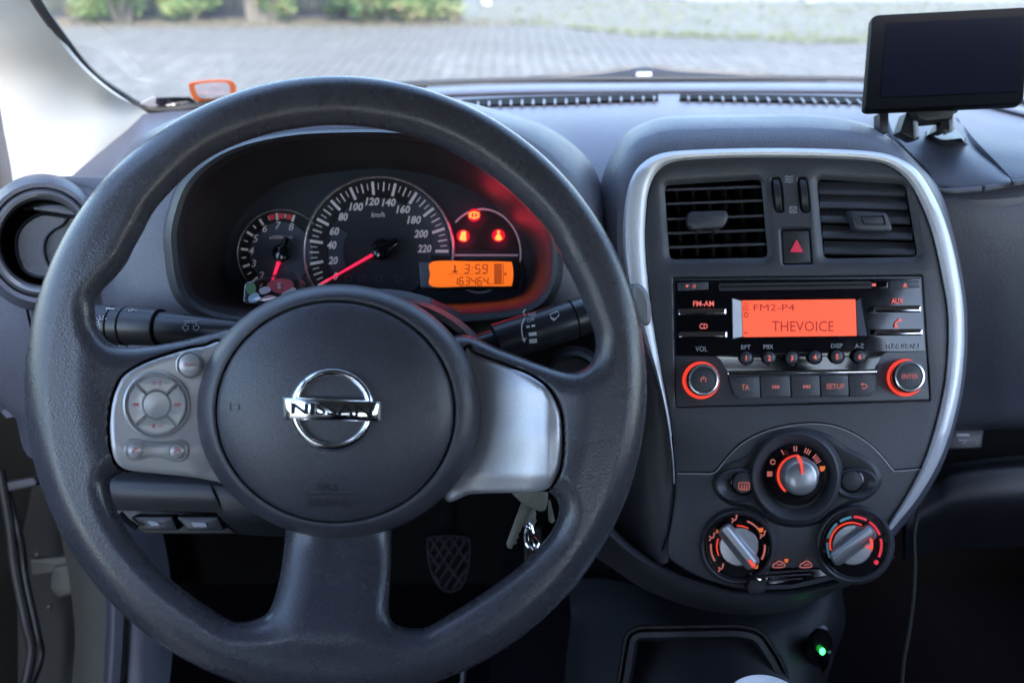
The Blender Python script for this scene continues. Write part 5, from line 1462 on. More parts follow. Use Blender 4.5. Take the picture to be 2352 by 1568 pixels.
def lz(u, v): return 0.0
HF[0] = hfL
# buttons on the left insert
def wl(u, v, prof, name, m, parent, base=None, n=40, ratio=1.0, cap=True):
    b = lz(u, v) if base is None else base
    mb = MB(); lathe(mb, u, v, DW, [(r, b + h) for r, h in prof], ratio, n=n, cap=cap); return mb.build(name, m, parent)
wl(436, 838, [(34, -.002), (33, .0012), (30, .0018), (28, .0008), (27, -.001)], 'button_rim', M['silver2'], wh, cap=False)
b1 = wl(436, 838, [(26, -.001), (26, .002), (24, .0034), (16, .0046), (6, .0050)], 'source_button', M['silver2'], wh)
mb = MB(); text(mb, 'SOURCE', 436, 838, 6, DW, h=lz(436, 838) + .0056, w=32, bold=0); mb.build('lettering', M['silverred'], b1)
wl(360, 929, [(80, -.002), (78, .0010), (74, .0020), (71, .0010), (69, -.001)], 'pad_rim', M['silver2'], wh, cap=False)
b0 = lz(360, 929)
pb = thing  # quadrant buttons: four pieces with gaps
for q, a0 in enumerate((45, 135, 225, 315)):
    A0, A1 = a0 + 3, a0 + 87
    O = ell(360, 929, 66, 66, 22, A0, A1) + ell(360, 929, 33, 33, 14, A1, A0)
    mb = MB(); prism(mb, O, DW, .004, .0010, h=b0 + .0028); qb = mb.build('direction_button', M['silver2'], wh)
    am = rad(a0 + 45); cu_, cv_ = 360 + 49 * math.cos(am), 929 - 49 * math.sin(am); hz_ = b0 + .0031
    mb = MB()
    if q == 0:
        prism(mb, rr(cu_ + 2, cv_ - 1.4, cu_ + 14, cv_ + 1.4, 0), DW, .0003, h=hz_); prism(mb, rr(cu_ + 6.6, cv_ - 6, cu_ + 9.4, cv_ + 6, 0), DW, .0003, h=hz_ + .0001); prism(mb, [(cu_ - 10, cv_ - 2), (cu_ - 4, cv_ - 6), (cu_ - 4, cv_ + 6), (cu_ - 10, cv_ + 2)], DW, .0003, h=hz_)
    elif q == 2: prism(mb, rr(cu_ + 2, cv_ - 1.4, cu_ + 14, cv_ + 1.4, 0), DW, .0003, h=hz_); prism(mb, [(cu_ - 10, cv_ - 2), (cu_ - 4, cv_ - 6), (cu_ - 4, cv_ + 6), (cu_ - 10, cv_ + 2)], DW, .0003, h=hz_)
    else:
        s = 1 if q == 3 else -1
        for k in (-1, 0): prism(mb, [(cu_ + s * k * 7, cv_ - 5), (cu_ + s * (k * 7 + 7), cv_), (cu_ + s * k * 7, cv_ + 5)], DW, .0003, h=hz_)
    mb.build('marking', M['silverred'], qb)
mb = MB(); lathe(mb, 360, 929, DW, [(68, b0 - .001), (67, b0 + .0008)], n=48); mb.build('pad_floor', M['knobgrey'], wh)
wl(360, 929, [(31, .0), (31, .0030), (29, .0036), (12, .0028)], 'centre_button', M['silver2'], wh)
DB_ = spl([(283, 1035), (288, 1014), (306, 1006), (330, 1010), (360, 1014), (392, 1012), (414, 1009), (431, 1018), (434, 1040), (426, 1056), (406, 1062), (380, 1056), (358, 1051), (334, 1053), (310, 1059), (290, 1054)], True, 4)
mb = MB(); prism(mb, DB_, DW, .006, .0016, h=lz(358, 1034) + .0012); mb.build('phone_button_base', M['silver2'], wh)
mb = MB(); frame(mb, inset(DB_, 5), inset(DB_, 7), DW, .0004, .0001, h=lz(358, 1034) + .0014); mb.build('base_line', M['knobgrey'], wh)
for u, v in ((312, 1035), (408, 1036)):
    b_ = lz(358, 1034) + .001
    bb = wl(u, v, [(19, -.002), (18.5, .0015), (16, .0030), (9, .0040), (3, .0043)], 'phone_button', M['silver2'], wh, base=b_)
    mb = MB(); ribbon(mb, spl([(u - 7, v + 6), (u - 6, v - 1), (u + 1, v - 5), (u + 7, v - 4)] if u < 360 else [(u - 8, v + 3), (u - 3, v - 3), (u + 3, v - 3), (u + 8, v + 3)], False, 4), 3, DW, h=b_ + .0045); mb.build('marking', M['silverred'], bb)

HF[0] = None
# hub cover and airbag pad
def pat(c, ru, rv, prof, n=96):
    rings = []
    for s, h, cx, cy, a, b in prof: rings.append([W(q[0], q[1], DW, h) for q in ell(cx, cy, a * s, b * s, n)])
    return rings
mb = MB()
rings = [[W(q[0], q[1], DW, h) for q in ell(cx, cy, a, b, 96)] for cx, cy, a, b, h in (
    (778, 944, 322, 287, -.030), (778, 944, 327, 291.5, -.012), (778, 944, 326, 291, -.0075), (777.5, 944, 320, 286, -.001), (776, 944, 308, 276, .0035), (774, 944.5, 295, 267, .0065), (772, 945, 283, 260, .0075), (770.5, 945, 277, 256, .0070), (770, 945, 275, 254.6, .0052), (770, 945, 273, 253, .003))]
loft(mb, rings, cap1=True); mb.build('hub_cover', M['pad'], wh, ang=60)
mb = MB()
rings = [[W(q[0], q[1], DW, h) for q in ell(770, 945, a, a * .927, 96)] for a, h in ((272.5, .003), (272, .0060), (270, .0080), (264, .0098), (240, .0136), (200, .0176), (150, .0206), (110, .0221), (60, .0231), (20, .0234))]
loft(mb, rings, cap1=True); ap = mb.build('airbag_pad', M['pad'], wh, ang=60)
def ah(u, v):
    r = math.hypot(u - 770, (v - 945) / .927)
    L = [(0, .0234), (20, .0234), (60, .0231), (110, .0221), (150, .0206), (200, .0176), (240, .0136), (264, .0098), (272, .0060)]
    return interp(L, r)
HF[0] = lambda u, v: ah(u, v)
for s, v, w_, hg_ in (('SRS', 1118, 52, 17), ('AIRBAG', 1154, 106, 19)):
    mb = MB(); text(mb, s, 752, v, hg_, DW, h=.0006, w=w_, bold=0); mb.build('embossed_lettering', M['emboss'], ap)
mb = MB()
ribbon(mb, [(700 + k * 10, 1135) for k in range(12)], 2.6, DW, h=.0006)
mb.build('embossed_line', M['emboss'], ap)
for u in (540, 992):
    mb = MB()
    hh_ = .0006
    ribbon(mb, [(u - 12, 924), (u - 12, 944)], 2, DW, h=hh_); ribbon(mb, [(u - 12, 929), (u + 8, 929), (u + 8, 940), (u - 12, 940)] if u < 700 else [(u - 12, 929), (u + 10, 929), (u + 10, 940), (u - 12, 940)], 2, DW, h=hh_)
    mb.build('horn_mark', M['emboss'], ap)
HF[0] = None
# emblem: chrome ring with a bar across
eh = .0225
def ringsec(mb, cu, cv, r0, r1, d, h, hh, ratio=1, n=72):
    rings = []; rm = (r0 + r1) / 2
    for a, z in ((r1, 0), (r1 - .12 * (r1 - r0), hh * .55), (rm + .18 * (r1 - r0), hh * .95), (rm, hh), (rm - .18 * (r1 - r0), hh * .95), (r0 + .12 * (r1 - r0), hh * .55), (r0, 0)):
        rings.append([W(q[0], q[1], d, h + z) for q in ell(cu, cv, a, a * ratio, n)])
    rings.append(rings[0]); return loft(mb, rings)
mb = MB(); ringsec(mb, 763, 940, 75, 100, DW, eh - .001, .0052, .975); em = mb.build('emblem_ring', M['chrome'], wh, ang=80)
mb = MB()
BP = rq([(649, 911), (874, 921), (873, 969), (650, 963)], 6, 4)
k_ = FPX / DW
BC = spl([(649, 914), (700, 912), (762, 914), (820, 917), (874, 921), (877, 944), (873, 968), (820, 968), (762, 966), (700, 964), (650, 962), (647, 938)], True, 5)
barh = lambda u, v: eh + .0088 - .0060 * ((u - 768) / 112) ** 2
gx_ = np.linspace(0, 1, 25); grid_ = []
for b_ in (0, .06, .16, .5, .84, .94, 1):
    row_ = []
    for a_ in gx_:
        u_ = 649 + 225 * a_; vt_ = 911 + 10 * a_; vb_ = 963 + 6 * a_; v_ = vt_ + (vb_ - vt_) * b_
        e_ = min(b_, 1 - b_) * 50; ex_ = min(a_, 1 - a_) * 225
        ed_ = min(e_, ex_, 6) / 6
        row_.append(W(u_, v_, DW, barh(u_, v_) - .0022 * (1 - ed_) ** 2))
    grid_.append(row_)
skirt = lambda r: [p + FW * .008 for p in r]
full = [skirt(grid_[0])] + grid_ + [skirt(grid_[-1])]
full = [[r[0] + FW * .008] + r + [r[-1] + FW * .008] for r in full]
loft(mb, full, closed=False); eb = mb.build('emblem_bar', M['chrome'], wh, ang=50)
HF[0] = lambda u, v: barh(u, v) - eh - .0062
mb = MB(); text(mb, 'NISSAN', 761, 941, 26, DW, h=eh + .0070, w=186, bold=.02, rot=-2.2, t=.0006); mb.build('lettering', M['letter'], eb); HF[0] = None

# ------------------------------------------------------------------ stalks
def stalk(nm, label, axis, rads, m, rings, marks):
    t = thing(nm, label, 'stalk', W(*axis[0]))
    pts = [W(*a) for a in axis]
    mb = MB(); tube(mb, pts, [r * p[2] / FPX for r, p in zip(rads, axis)], 32); s = mb.build('stalk_body', m, t, ang=50)
    for (u, v, dd, r) in rings:
        # thin groove ring around the stalk
        ax = (pts[-1] - pts[0]).normalized(); c = W(u, v, dd)
        mb = MB(); tube(mb, [c - ax * .0006, c + ax * .0006], r * dd / FPX, 32); mb.build('groove', M['black'], s)
    return t, s
t, s = stalk('light_stalk', 'black light and indicator stalk left of the hub with white symbols', [(598, 768, .60), (440, 756, .605), (368, 752, .61), (367, 752, .61), (240, 746, .617), (120, 742, .622), (112, 741, .623)], [28, 34, 37, 42, 46, 46, 38], M['stalk'], None or [(367, 752, .61, 42.5), (291, 749, .614, 45.3), (265, 748, .6155, 46.2)], None)
mb = MB(); f_ = .610 - 45 * .615 / FPX - .0006
ds_ = .617 - .0145
arcband(mb, 233, 739, 6, 8, 0, 360, ds_, n=18)
for k in range(10): ribbon(mb, [pol(k * 36, 10, 233, 739), pol(k * 36, 14, 233, 739)], 2, ds_)
ribbon(mb, [(243, 708), (262, 709)], 3, ds_ + .004); ribbon(mb, [(243, 713), (262, 714)], 2, ds_ + .004)
for q in range(2):
    arcband(mb, 306, 715 + q * 12, 4, 6, 90, 270, ds_ + .002, n=10); ribbon(mb, [(296 - 0, 711 + q * 12), (296, 719 + q * 12)], 2, ds_ + .002)
    for k in range(3): ribbon(mb, [(309, 712 + k * 3 + q * 12), (314, 713 + k * 3 + q * 12)], 1.5, ds_ + .002)
for s_, u0 in ((-1, 430), (1, 446)):
    P = [(u0, 745), (u0, 749)]
    ribbon(mb, [(u0 + s_ * 12, 752), (u0 + s_ * 4, 743), (u0 + s_ * 4, 748), (u0 - s_ * 2, 748), (u0 - s_ * 2, 757), (u0 + s_ * 4, 757), (u0 + s_ * 4, 761)], 1.8, .605 - .0110, closed=True)
    ribbon(mb, [(u0 - 7, 737), (u0 + 7, 737)], 2, .605 - .0105); ribbon(mb, [(u0 - 6, 741), (u0 + 6, 741)], 1.5, .605 - .0105)
mb.build('symbols', M['wprint'], s)
t, s = stalk('wiper_stalk', 'black wiper stalk right of the hub with white OFF markings', [(1060, 812, .60), (1136, 790, .603), (1140, 788, .603), (1230, 760, .608), (1316, 733, .612), (1317, 733, .612), (1420, 700, .62), (1460, 688, .624)], [30, 34, 45, 45, 44, 43, 42, 38], M['stalk'], [(1316, 733, .612, 44.6)], None)
mb = MB(); dw_ = .606 - .0148
ribbon(mb, spl([(1205, 730), (1199, 745), (1199, 765), (1203, 780)], False, 4), 3, dw_); prism(mb, [(1197, 778), (1209, 776), (1205, 787)], dw_, .0003)
ribbon(mb, spl([(1208, 725), (1202, 718), (1207, 710)], False, 3), 2.5, dw_ + .002)
text(mb, 'OFF', 1219, 735, 8, dw_ + .0006, w=17, rot=8, bold=.0); text(mb, 'MIST', 1222, 722, 8, dw_ + .003, w=18, rot=8, bold=0)
for k, (w_, hg_) in enumerate(((8, 5), (9, 7), (16, 10), (19, 12))):
    v0 = 744 + (0, 8, 18, 33)[k]; P = rq([(1212 + k, v0 + 2), (1212 + k + 18, v0), (1212 + k + 19, v0 + hg_ - 2), (1213 + k, v0 + hg_)], 1)
    if k == 0: prism(mb, [(1209, 748), (1217, 747), (1217, 752), (1209, 753)], dw_, .0003); prism(mb, [(1221, 746), (1229, 745), (1229, 750), (1221, 751)], dw_, .0003)
    elif k == 1: continue
    else: prism(mb, P, dw_ - .0002, .0003)
ribbon(mb, [(1263, 722), (1282, 714), (1284, 724), (1272, 736), (1268, 733)], 2, .609 - .0143, closed=True); ribbon(mb, [(1275, 733), (1265, 729)], 2, .609 - .0145)
mb.build('symbols', M['wprint'], s)
mb = MB(); tube(mb, [W(1310, 770, .615), W(1360, 752, .62), (W(1420, 735, .625))], .0035, 12); mb.build('rear_lever', M['gloss'], t)
# ignition barrel and boot behind the stalk
ib = thing('ignition_barrel', 'dark round ignition collar in the gap under the wiper stalk', 'ignition lock', W(1310, 850, .66))
mb = MB(); lathe(mb, 1318, 868, .66, [(75, -.03), (70, -.01), (62, .0), (52, .002), (46, -.004)], n=40); mb.build('collar', M['dark'], ib)
gd = thing('stalk_lever', 'grey oval lever tip showing just right of the wheel rim', 'lever', W(1476, 700, .60))
mb = MB(); O = spl([(1458, 652), (1474, 655), (1488, 674), (1496, 705), (1494, 738), (1484, 748), (1472, 742), (1460, 712), (1452, 676)], True, 5)
loft(mb, [ringw(inset(O, 2), .60, -.012), ringw(O, .60, -.004), ringw(inset(O, 3), .60, .0005), ringw(inset(O, 9), .60, .002)], cap0=True, cap1=True); mb.build('lever_tip', mat('lever_grey', (.16, .165, .18), .5), gd)

# ------------------------------------------------------------------ left round vent
rv = thing('round_air_vent', 'round air vent with a silver grey ring at the left end of the dashboard', 'air vent', W(95, 660, .70))
def rvl(prof, name, m, cx=96, cy=557, n=72, cap=False, d=.70):
    mb = MB(); rings = [[W(cx + dx + r * math.cos(2 * math.pi * k / n), cy + dy - r * q * math.sin(2 * math.pi * k / n), d, h) for k in range(n)] for r, h, dx, dy, q in prof]
    loft(mb, rings, cap1=cap); return mb.build(name, m, rv, ang=50)
rvl([(150, -.055, 0, 0, 1.05), (146, -.02, 0, 0, 1.05), (141, -.004, 0, 0, 1.04), (134, .002, 0, 0, 1.03), (124, .001, 0, 0, 1.03), (120, -.004, 0, 0, 1.03)], 'outer_collar', M['dash'])
rvl([(120, -.004, 0, 0, 1.03), (118, .001, 0, 0, 1.03), (112, .0032, 0, 0, 1.02), (104, .002, 2, 0, 1.02), (99, -.003, 3, 0, 1.0)], 'silver_ring', M['ventring'])
rvl([(99, -.003, 3, 0, 1.0), (96, -.012, 4, 1, 1.0), (92, -.03, 6, 2, 1.0)], 'inner_well', M['black'], cap=True)
O = spl([(34, 570), (38, 535), (58, 508), (84, 492), (110, 488), (170, 500), (186, 520), (180, 610), (150, 640), (90, 640), (58, 628), (42, 604)], True, 5)
mb = MB(); loft(mb, [ringw(O, .70, -.022), ringw(O, .70, -.010), ringw(inset(O, 3), .70, -.0085), ringw(inset(O, 8), .70, -.0105), ringw(inset(O, 30), .70, -.012)], cap1=True); mb.build('vent_disc', M['dark'], rv)
O = spl([(98, 572), (104, 545), (122, 526), (140, 516), (150, 504), (156, 496), (200, 500), (210, 560), (190, 630), (128, 628), (106, 604)], True, 5)
mb = MB(); loft(mb, [ringw(O, .70, -.014), ringw(O, .70, -.0045), ringw(inset(O, 3), .70, -.0030), ringw(inset(O, 7), .70, -.0052), ringw(inset(O, 20), .70, -.006)], cap1=True); mb.build('vent_flap', M['dark'], rv)
O = spl([(74, 480), (100, 470), (140, 470), (172, 484), (186, 496), (160, 494), (120, 488)], True, 5)
mb = MB(); prism(mb, O, .70, .01, .002, h=-.006); mb.build('vent_blade', M['panel'], rv)

# ------------------------------------------------------------------ satnav, its stand and mat
nv = thing('satnav', 'black tablet style satnav with a dark screen on the dashboard at the upper right', 'satnav', W(2170, 250, .80))
# tablet stands on its own plane, turned a little towards the driver
NVO = [(2002, 36), (2366, 17), (2350, 240), (1984, 256)]
dn = [.735, .725, .715, .725]
cs4 = [W(u, v, q) for (u, v), q in zip(NVO, dn)]
def quadpt(c, a, b): return c[0].lerp(c[1], a).lerp(c[3].lerp(c[2], a), b)
nn = (cs4[1] - cs4[0]).cross(cs4[3] - cs4[0]).normalized()
if nn.dot(CAM - cs4[0]) < 0: nn = -nn
def qloft(mb, a0, b0, a1, b1, r, hs, cap0=True, cap1=True):
    rings = []
    for ins_, h in hs:
        P = rr(a0 + ins_, (b0 + ins_ * 1.6), a1 - ins_, (b1 - ins_ * 1.6), r, 5)
        rings.append([quadpt(cs4, p[0], p[1]) + nn * h for p in P])
    return loft(mb, rings, cap0=cap0, cap1=cap1)
mb = MB(); qloft(mb, 0, 0, 1, 1, .05, [(.01, -.009), (0, -.007), (0, -.001), (.004, .001), (.01, .0016)]); nb = mb.build('housing', M['nav'], nv, ang=12)
mb = MB(); qloft(mb, .095, .105, .955, .875, .006, [(0, .0014), (0, .0021)]); mb.build('screen', M['screen'], nb)
mb = MB(); prism(mb, rq([(2098, 248), (2204, 244), (2203, 256), (2192, 262), (2190, 272), (2128, 278), (2110, 272)], 4), .727, .02, .002); mb.build('clamp', M['rubber'], nv)
for P, m in (([(2082, 258), (2096, 258), (2104, 300), (2114, 318), (2098, 320), (2067, 303)], M['dark']), ([(2100, 268), (2108, 266), (2113, 312), (2103, 318)], M['wprint']), ([(2180, 258), (2189, 256), (2190, 296), (2172, 304), (2150, 302), (2166, 272)], M['dark']), ([(2183, 262), (2191, 262), (2193, 300), (2185, 302)], M['wprint'])):
    mb = MB(); prism(mb, rq(P, 2), .735 if m is M['wprint'] else .738, .014, .001); mb.build('bracket', m, nv)
mb = MB()
O = rq([(2112, 322), (2142, 296), (2168, 292), (2200, 300), (2230, 336), (2222, 344), (2166, 350), (2150, 346)], 8, 4)
loft(mb, [[PZ(u, v, 1.0) for u, v in O], [PZ(u, v - 3, 1.006) for u, v in inset(O, 1)], [PZ(u, v - 8, 1.016) for u, v in inset(O, 10)], [PZ(u, v - 14, 1.026) for u, v in inset(O, 14)]], cap1=True); mb.build('stand_foot', M['panel'], nv)
mb = MB(); prism(mb, rq([(2020, 259), (2042, 258), (2042, 304), (2021, 306)], 2), .73, .012, .001); mb.build('power_plug', M['dark'], nv)
# beanbag mat with flaps
mt = thing('dash_mat', 'dark soft weighted mat with segmented flaps under the satnav', 'dash mat', W(2220, 420, .73))
mb = MB()
patch(mb, [[PZ(2040, 268, 1.006), PZ(2110, 262, 1.010), PZ(2200, 280, 1.010), PZ(2235, 300, 1.006)],
           [W(2050, 302, .80), W(2110, 310, .80), W(2200, 322, .80), W(2262, 350, .79)],
           [W(2084, 344, .765), W(2140, 352, .765), W(2220, 356, .76), W(2290, 380, .755)],
           [W(2130, 392, .745), W(2170, 396, .74), W(2240, 396, .735), W(2318, 408, .73)],
           [W(2148, 424, .735), W(2190, 430, .73), W(2255, 428, .725), W(2322, 418, .72)],
           [W(2152, 436, .738), W(2192, 444, .732), W(2257, 442, .727), W(2323, 430, .722)]], 6, 5, th=.004).build('mat_flap', M['dashface'], mt)
for P in ([(2152, 432), (2190, 431), (2257, 427), (2258, 440), (2194, 445), (2166, 441)], [(2261, 426), (2322, 416), (2323, 429), (2262, 440)]):
    mb = MB(); prism(mb, rq(P, 2), .7215, .008, .002); mb.build('edge_pad', M['dash'], mt)
mb = MB()
patch(mb, [[PZ(2196, 268, 1.006), PZ(2260, 300, 1.006), PZ(2352, 320, 1.004), PZ(2500, 345, 1.004)],
           [W(2240, 322, .80), W(2300, 336, .79), W(2380, 345, .785), W(2500, 360, .78)],
           [W(2290, 374, .752), W(2340, 376, .75), W(2420, 376, .75), W(2500, 382, .75)],
           [W(2324, 412, .728), W(2352, 408, .728), W(2420, 404, .73), W(2500, 402, .73)],
           [W(2325, 428, .73), W(2354, 424, .73), W(2420, 420, .732), W(2500, 416, .735)]], 6, 5, th=.004).build('mat_flap', M['dashface'], mt)
mb = MB(); prism(mb, rq([(2325, 414), (2380, 406), (2380, 420), (2326, 428)], 2), .7235, .008, .002); mb.build('edge_pad', M['dash'], mt)

# ------------------------------------------------------------------ sticker and printed strip on the glass
def ongl(u, v):  # a point on the windscreen plane near its lower left
    a, b, c = rows_gl; n = (b - a).cross(c - a); r = ray(u, v); t = (a - CAM).dot(n) / r.dot(n); return CAM + r * t
rows_gl = (basep[0], basep[3], ledge[1].lerp(ledge[2], .5))
def onglass(P, lift):
    n = (rows_gl[1] - rows_gl[0]).cross(rows_gl[2] - rows_gl[0]).normalized()
    if n.dot(CAM - rows_gl[0]) < 0: n = -n
    return [ongl(u, v) + n * lift for u, v in P]
def gplate(P, lift, t, name, m, parent):
    mb = MB(); R0 = onglass(P, lift); n = (onglass(P[:1], lift + .01)[0] - R0[0]).normalized()
    loft(mb, [R0, [p - n * t for p in R0]], cap0=True, cap1=True); return mb.build(name, m, parent)
sk = thing('windscreen_sticker', 'oval orange sticker with a white centre low on the windscreen', 'sticker', ongl(487, 230))
O = spl([(433, 196), (436, 188), (470, 183), (515, 181), (536, 187), (541, 205), (534, 222), (500, 230), (455, 231), (440, 220)], True, 5)
I = spl([(446, 198), (448, 192), (475, 187), (512, 186), (524, 191), (527, 205), (522, 216), (495, 222), (465, 222), (452, 215)], True, 5)
gplate([tuple(p) for p in O], .003, .001, 'sticker_border', M['orange'], sk)
gplate([tuple(p) for p in I], .0034, .0003, 'sticker_centre', M['paper'], sk)
mb = MB(); dst = (ongl(487, 205) - CAM).dot(FW)
text(mb, 'Applus', 484, 200, 9, dst - .006, w=50, bold=.0, rot=2); text(mb, 'BILSYN', 487, 213, 5.5, dst - .009, w=54, bold=.01, rot=1); mb.build('lettering', mat('sticker_ink', (.30, .18, .20), .6), sk)
vp = thing('number_strip', 'dark printed number strip at the lower left corner of the windscreen', 'label', ongl(400, 240))
gplate([(358, 224), (390, 222), (436, 222), (450, 232), (442, 243), (368, 243), (356, 236)], .002, .001, 'strip', M['dialblack'], vp)
for u0, w_ in ((362, 4), (372, 2), (383, 6), (392, 2)): gplate([(u0, 227), (u0 + w_, 227), (u0 + w_, 240), (u0, 240)], .0024, .0003, 'code_mark', M['dialblue'], vp)
gplate([(322, 236), (352, 221), (357, 224), (358, 242), (346, 246)], .002, .001, 'frosted_corner', M['paper'], vp)

# ------------------------------------------------------------------ clear trinket on the column, keys, pedals
tk = thing('acrylic_block', 'clear acrylic block with red, white and green print before the rev counter', 'trinket', W(625, 695, .61))
O = rq([(560, 650), (592, 638), (668, 622), (684, 632), (694, 664), (682, 684), (600, 698), (556, 695)], 7, 4)
da_ = .625
mb = MB(); prism(mb, O, da_, .014, .002); mb.build('block', M['acrylic'], tk)
def blot(P, m, name, dd=.006, n=5): mb = MB(); prism(mb, spl(P, True, n), da_ + dd, .0006); return mb.build(name, m, tk)
blot([(614, 652), (630, 642), (650, 640), (668, 644), (674, 656), (664, 664), (652, 674), (634, 672), (618, 664)], mat('trinket_red', (.42, .05, .07), .5), 'red_print')
blot([(646, 676), (662, 666), (674, 660), (682, 668), (680, 680), (664, 684)], M['paper'], 'white_print', .005)
blot([(596, 664), (612, 658), (622, 664), (616, 672), (600, 676)], M['paper'], 'white_print', .005)
blot([(604, 684), (616, 678), (632, 680), (634, 690), (614, 694)], mat('trinket_pink', (.55, .3, .33), .5), 'pink_print', .004)
blot([(566, 656), (582, 650), (588, 664), (580, 678), (568, 672)], mat('trinket_green', (.12, .25, .10), .5), 'green_print')
blot([(572, 680), (590, 672), (596, 686), (584, 695), (572, 693)], mat('trinket_blue', (.35, .5, .6), .5), 'blue_print', .004)
mb = MB(); text(mb, 'S', 641, 656, 14, da_ + .005, bold=.03); mb.build('white_letter', M['paper'], tk)

ke = thing('key_bunch', 'bunch of worn grey keys hanging from the ignition below the silver spoke', 'keys', W(1210, 1110, .60))
dk = .585
mb = MB(); prism(mb, rq([(1177, 1106), (1258, 1106), (1259, 1150), (1253, 1172), (1240, 1175), (1202, 1158), (1190, 1148), (1174, 1132)], 6), dk, .0035, .0008); mb.build('key_head', M['metal'], ke)
mb = MB(); prism(mb, [(1200, 1146), (1222, 1150), (1194, 1224), (1190, 1222), (1192, 1234), (1186, 1238), (1188, 1248), (1178, 1252), (1176, 1260), (1166, 1258), (1163, 1248)], dk + .0038, .0022, .0003); mb.build('key_blade', M['metal'], ke)
mb = MB(); prism(mb, [(1206, 1152), (1230, 1162), (1231, 1200), (1216, 1196), (1208, 1212), (1200, 1208)], dk + .0065, .0022, .0003); mb.build('key_blade', M['metal'], ke)
mb = MB(); prism(mb, [(1214, 1166), (1226, 1168), (1227, 1176), (1232, 1180), (1227, 1188), (1232, 1196), (1227, 1206), (1222, 1222), (1212, 1218)], dk + .009, .002, .0003); mb.build('key_blade', M['metal'], ke)
mb = MB(); sp = [W(u, v, dk + q) for u, v, q in ((1213, 1205, .004), (1207, 1222, .006), (1208, 1245, .006), (1217, 1258, .004), (1227, 1258, .002), (1228, 1240, .001), (1224, 1222, .0), (1217, 1200, .0))]
tube(mb, [tuple(a) for a in spl([tuple(p) for p in sp], True, 6)] , .0011, 8); mb.build('split_ring', M['chrome'], ke)
mb = MB(); sp = [W(u, v, dk) for u, v in ((1209, 1212), (1218, 1228), (1234, 1244), (1236, 1256), (1228, 1262), (1219, 1244), (1216, 1216))]
tube(mb, [tuple(a) for a in spl([tuple(p) for p in sp], True, 6)], .0013, 8); mb.build('snap_hook', M['chrome'], ke)
mb = MB(); prism(mb, [(1258, 1150), (1264, 1148), (1275, 1196), (1268, 1202), (1260, 1196)], dk + .02, .002, .0004); mb.build('key_blade', M['metal'], ke)

pe = thing('brake_pedal', 'dark rubber brake pedal with a lattice tread in the footwell', 'pedal', W(1030, 1300, .98))
dp_ = .95
O = spl([(978, 1240), (984, 1230), (1030, 1227), (1074, 1231), (1083, 1245), (1082, 1290), (1070, 1335), (1055, 1355), (1030, 1362), (1008, 1350), (990, 1320), (980, 1280)], True, 4)
mb = MB(); prism(mb, O, dp_, .012, .003); mb.build('pedal_pad', M['black'], pe)
trd = mat('pedal_tread', (.012, .0125, .018), .6, spec=.3)
Oa = np.array([tuple(p) for p in inset(O, 6)])
def clipseg(p, q):
    ts = np.linspace(0, 1, 40); pts = [(p[0] + (q[0] - p[0]) * t, p[1] + (q[1] - p[1]) * t) for t in ts]
    ins = pdist(np.array([a[0] for a in pts]), np.array([a[1] for a in pts]), Oa)[0] < 0
    k = [a for a, b in zip(pts, ins) if b]
    return (k[0], k[-1]) if len(k) > 3 else None
for k in range(-2, 7):
    sgm = clipseg((940 + k * 22, 1372), (1040 + k * 22, 1220))
    if sgm:
        mb = MB(); ribbon(mb, sgm, 4.2, dp_, h=.0025, t=.003); mb.build('tread_bar', trd, pe)
for k in range(-3, 8):
    sgm = clipseg((930 + k * 24, 1222), (1010 + k * 24, 1300 + 40))
    if sgm:
        a, b = sgm
        mb = MB(); mid = ((a[0] + b[0]) / 2, (a[1] + b[1]) / 2)
        ribbon(mb, [a, mid] if k % 2 else [a, b], 4.2, dp_, h=.0028, t=.003); mb.build('tread_bar', trd, pe)
mb = MB(); frame(mb, [tuple(p) for p in inset(O, 2)], [tuple(p) for p in inset(O, 6)], dp_, .003, .0005, h=.002); mb.build('tread_rim', trd, pe)
mb = MB(); tube(mb, [W(1030, 1290, dp_ + .01), W(1032, 1180, .99), W(1036, 1050, 1.03)], .009, 12); mb.build('pedal_arm', M['black'], pe)
pe2 = thing('accelerator_pedal', 'ribbed accelerator pedal half hidden behind the wheel rim under the keys', 'pedal', W(1218, 1260, .98))
mb = MB(); prism(mb, rq([(1204, 1212), (1246, 1212), (1240, 1330), (1206, 1330)], 5), .93, .01, .002); mb.build('pedal_pad', M['rubber'], pe2)
for k in range(3):
    mb = MB(); ribbon(mb, [(1211 + k * 11, 1218), (1210 + k * 10, 1325)], 4, .93, h=.002, t=.002); mb.build('tread_bar', trd, pe2)

# ------------------------------------------------------------------ lower console
cc = thing('centre_console', 'dark lower centre console with a tray below the heater controls', 'console', W(1650, 1500, .76))
mb = MB()
patch(mb, [[W(1300, 1330, .86), W(1400, 1330, .84), W(1560, 1370, .80), W(1740, 1380, .79), W(1880, 1340, .80), W(1925, 1300, .82)],
           [W(1310, 1380, .84), W(1400, 1380, .82), W(1560, 1410, .775), W(1740, 1415, .77), W(1890, 1395, .785), W(1938, 1380, .81)],
           [W(1310, 1440, .83), W(1390, 1440, .80), W(1560, 1440, .76), W(1740, 1440, .755), W(1885, 1440, .775), W(1940, 1440, .80)],
           [W(1300, 1520, .81), W(1380, 1520, .78), W(1560, 1500, .745), W(1740, 1500, .74), W(1870, 1500, .76), W(1912, 1520, .79)],
           [W(1290, 1700, .78), W(1370, 1700, .74), W(1560, 1700, .71), W(1740, 1700, .70), W(1830, 1700, .71), W(1860, 1700, .75)]], 5, 5, th=.006)
mb.build('console_body', M['console'], cc)
T0 = rq([(1436, 1456), (1462, 1438), (1700, 1434), (1752, 1446), (1800, 1520), (1840, 1640), (1405, 1640)], 26, 5)
mb = MB()
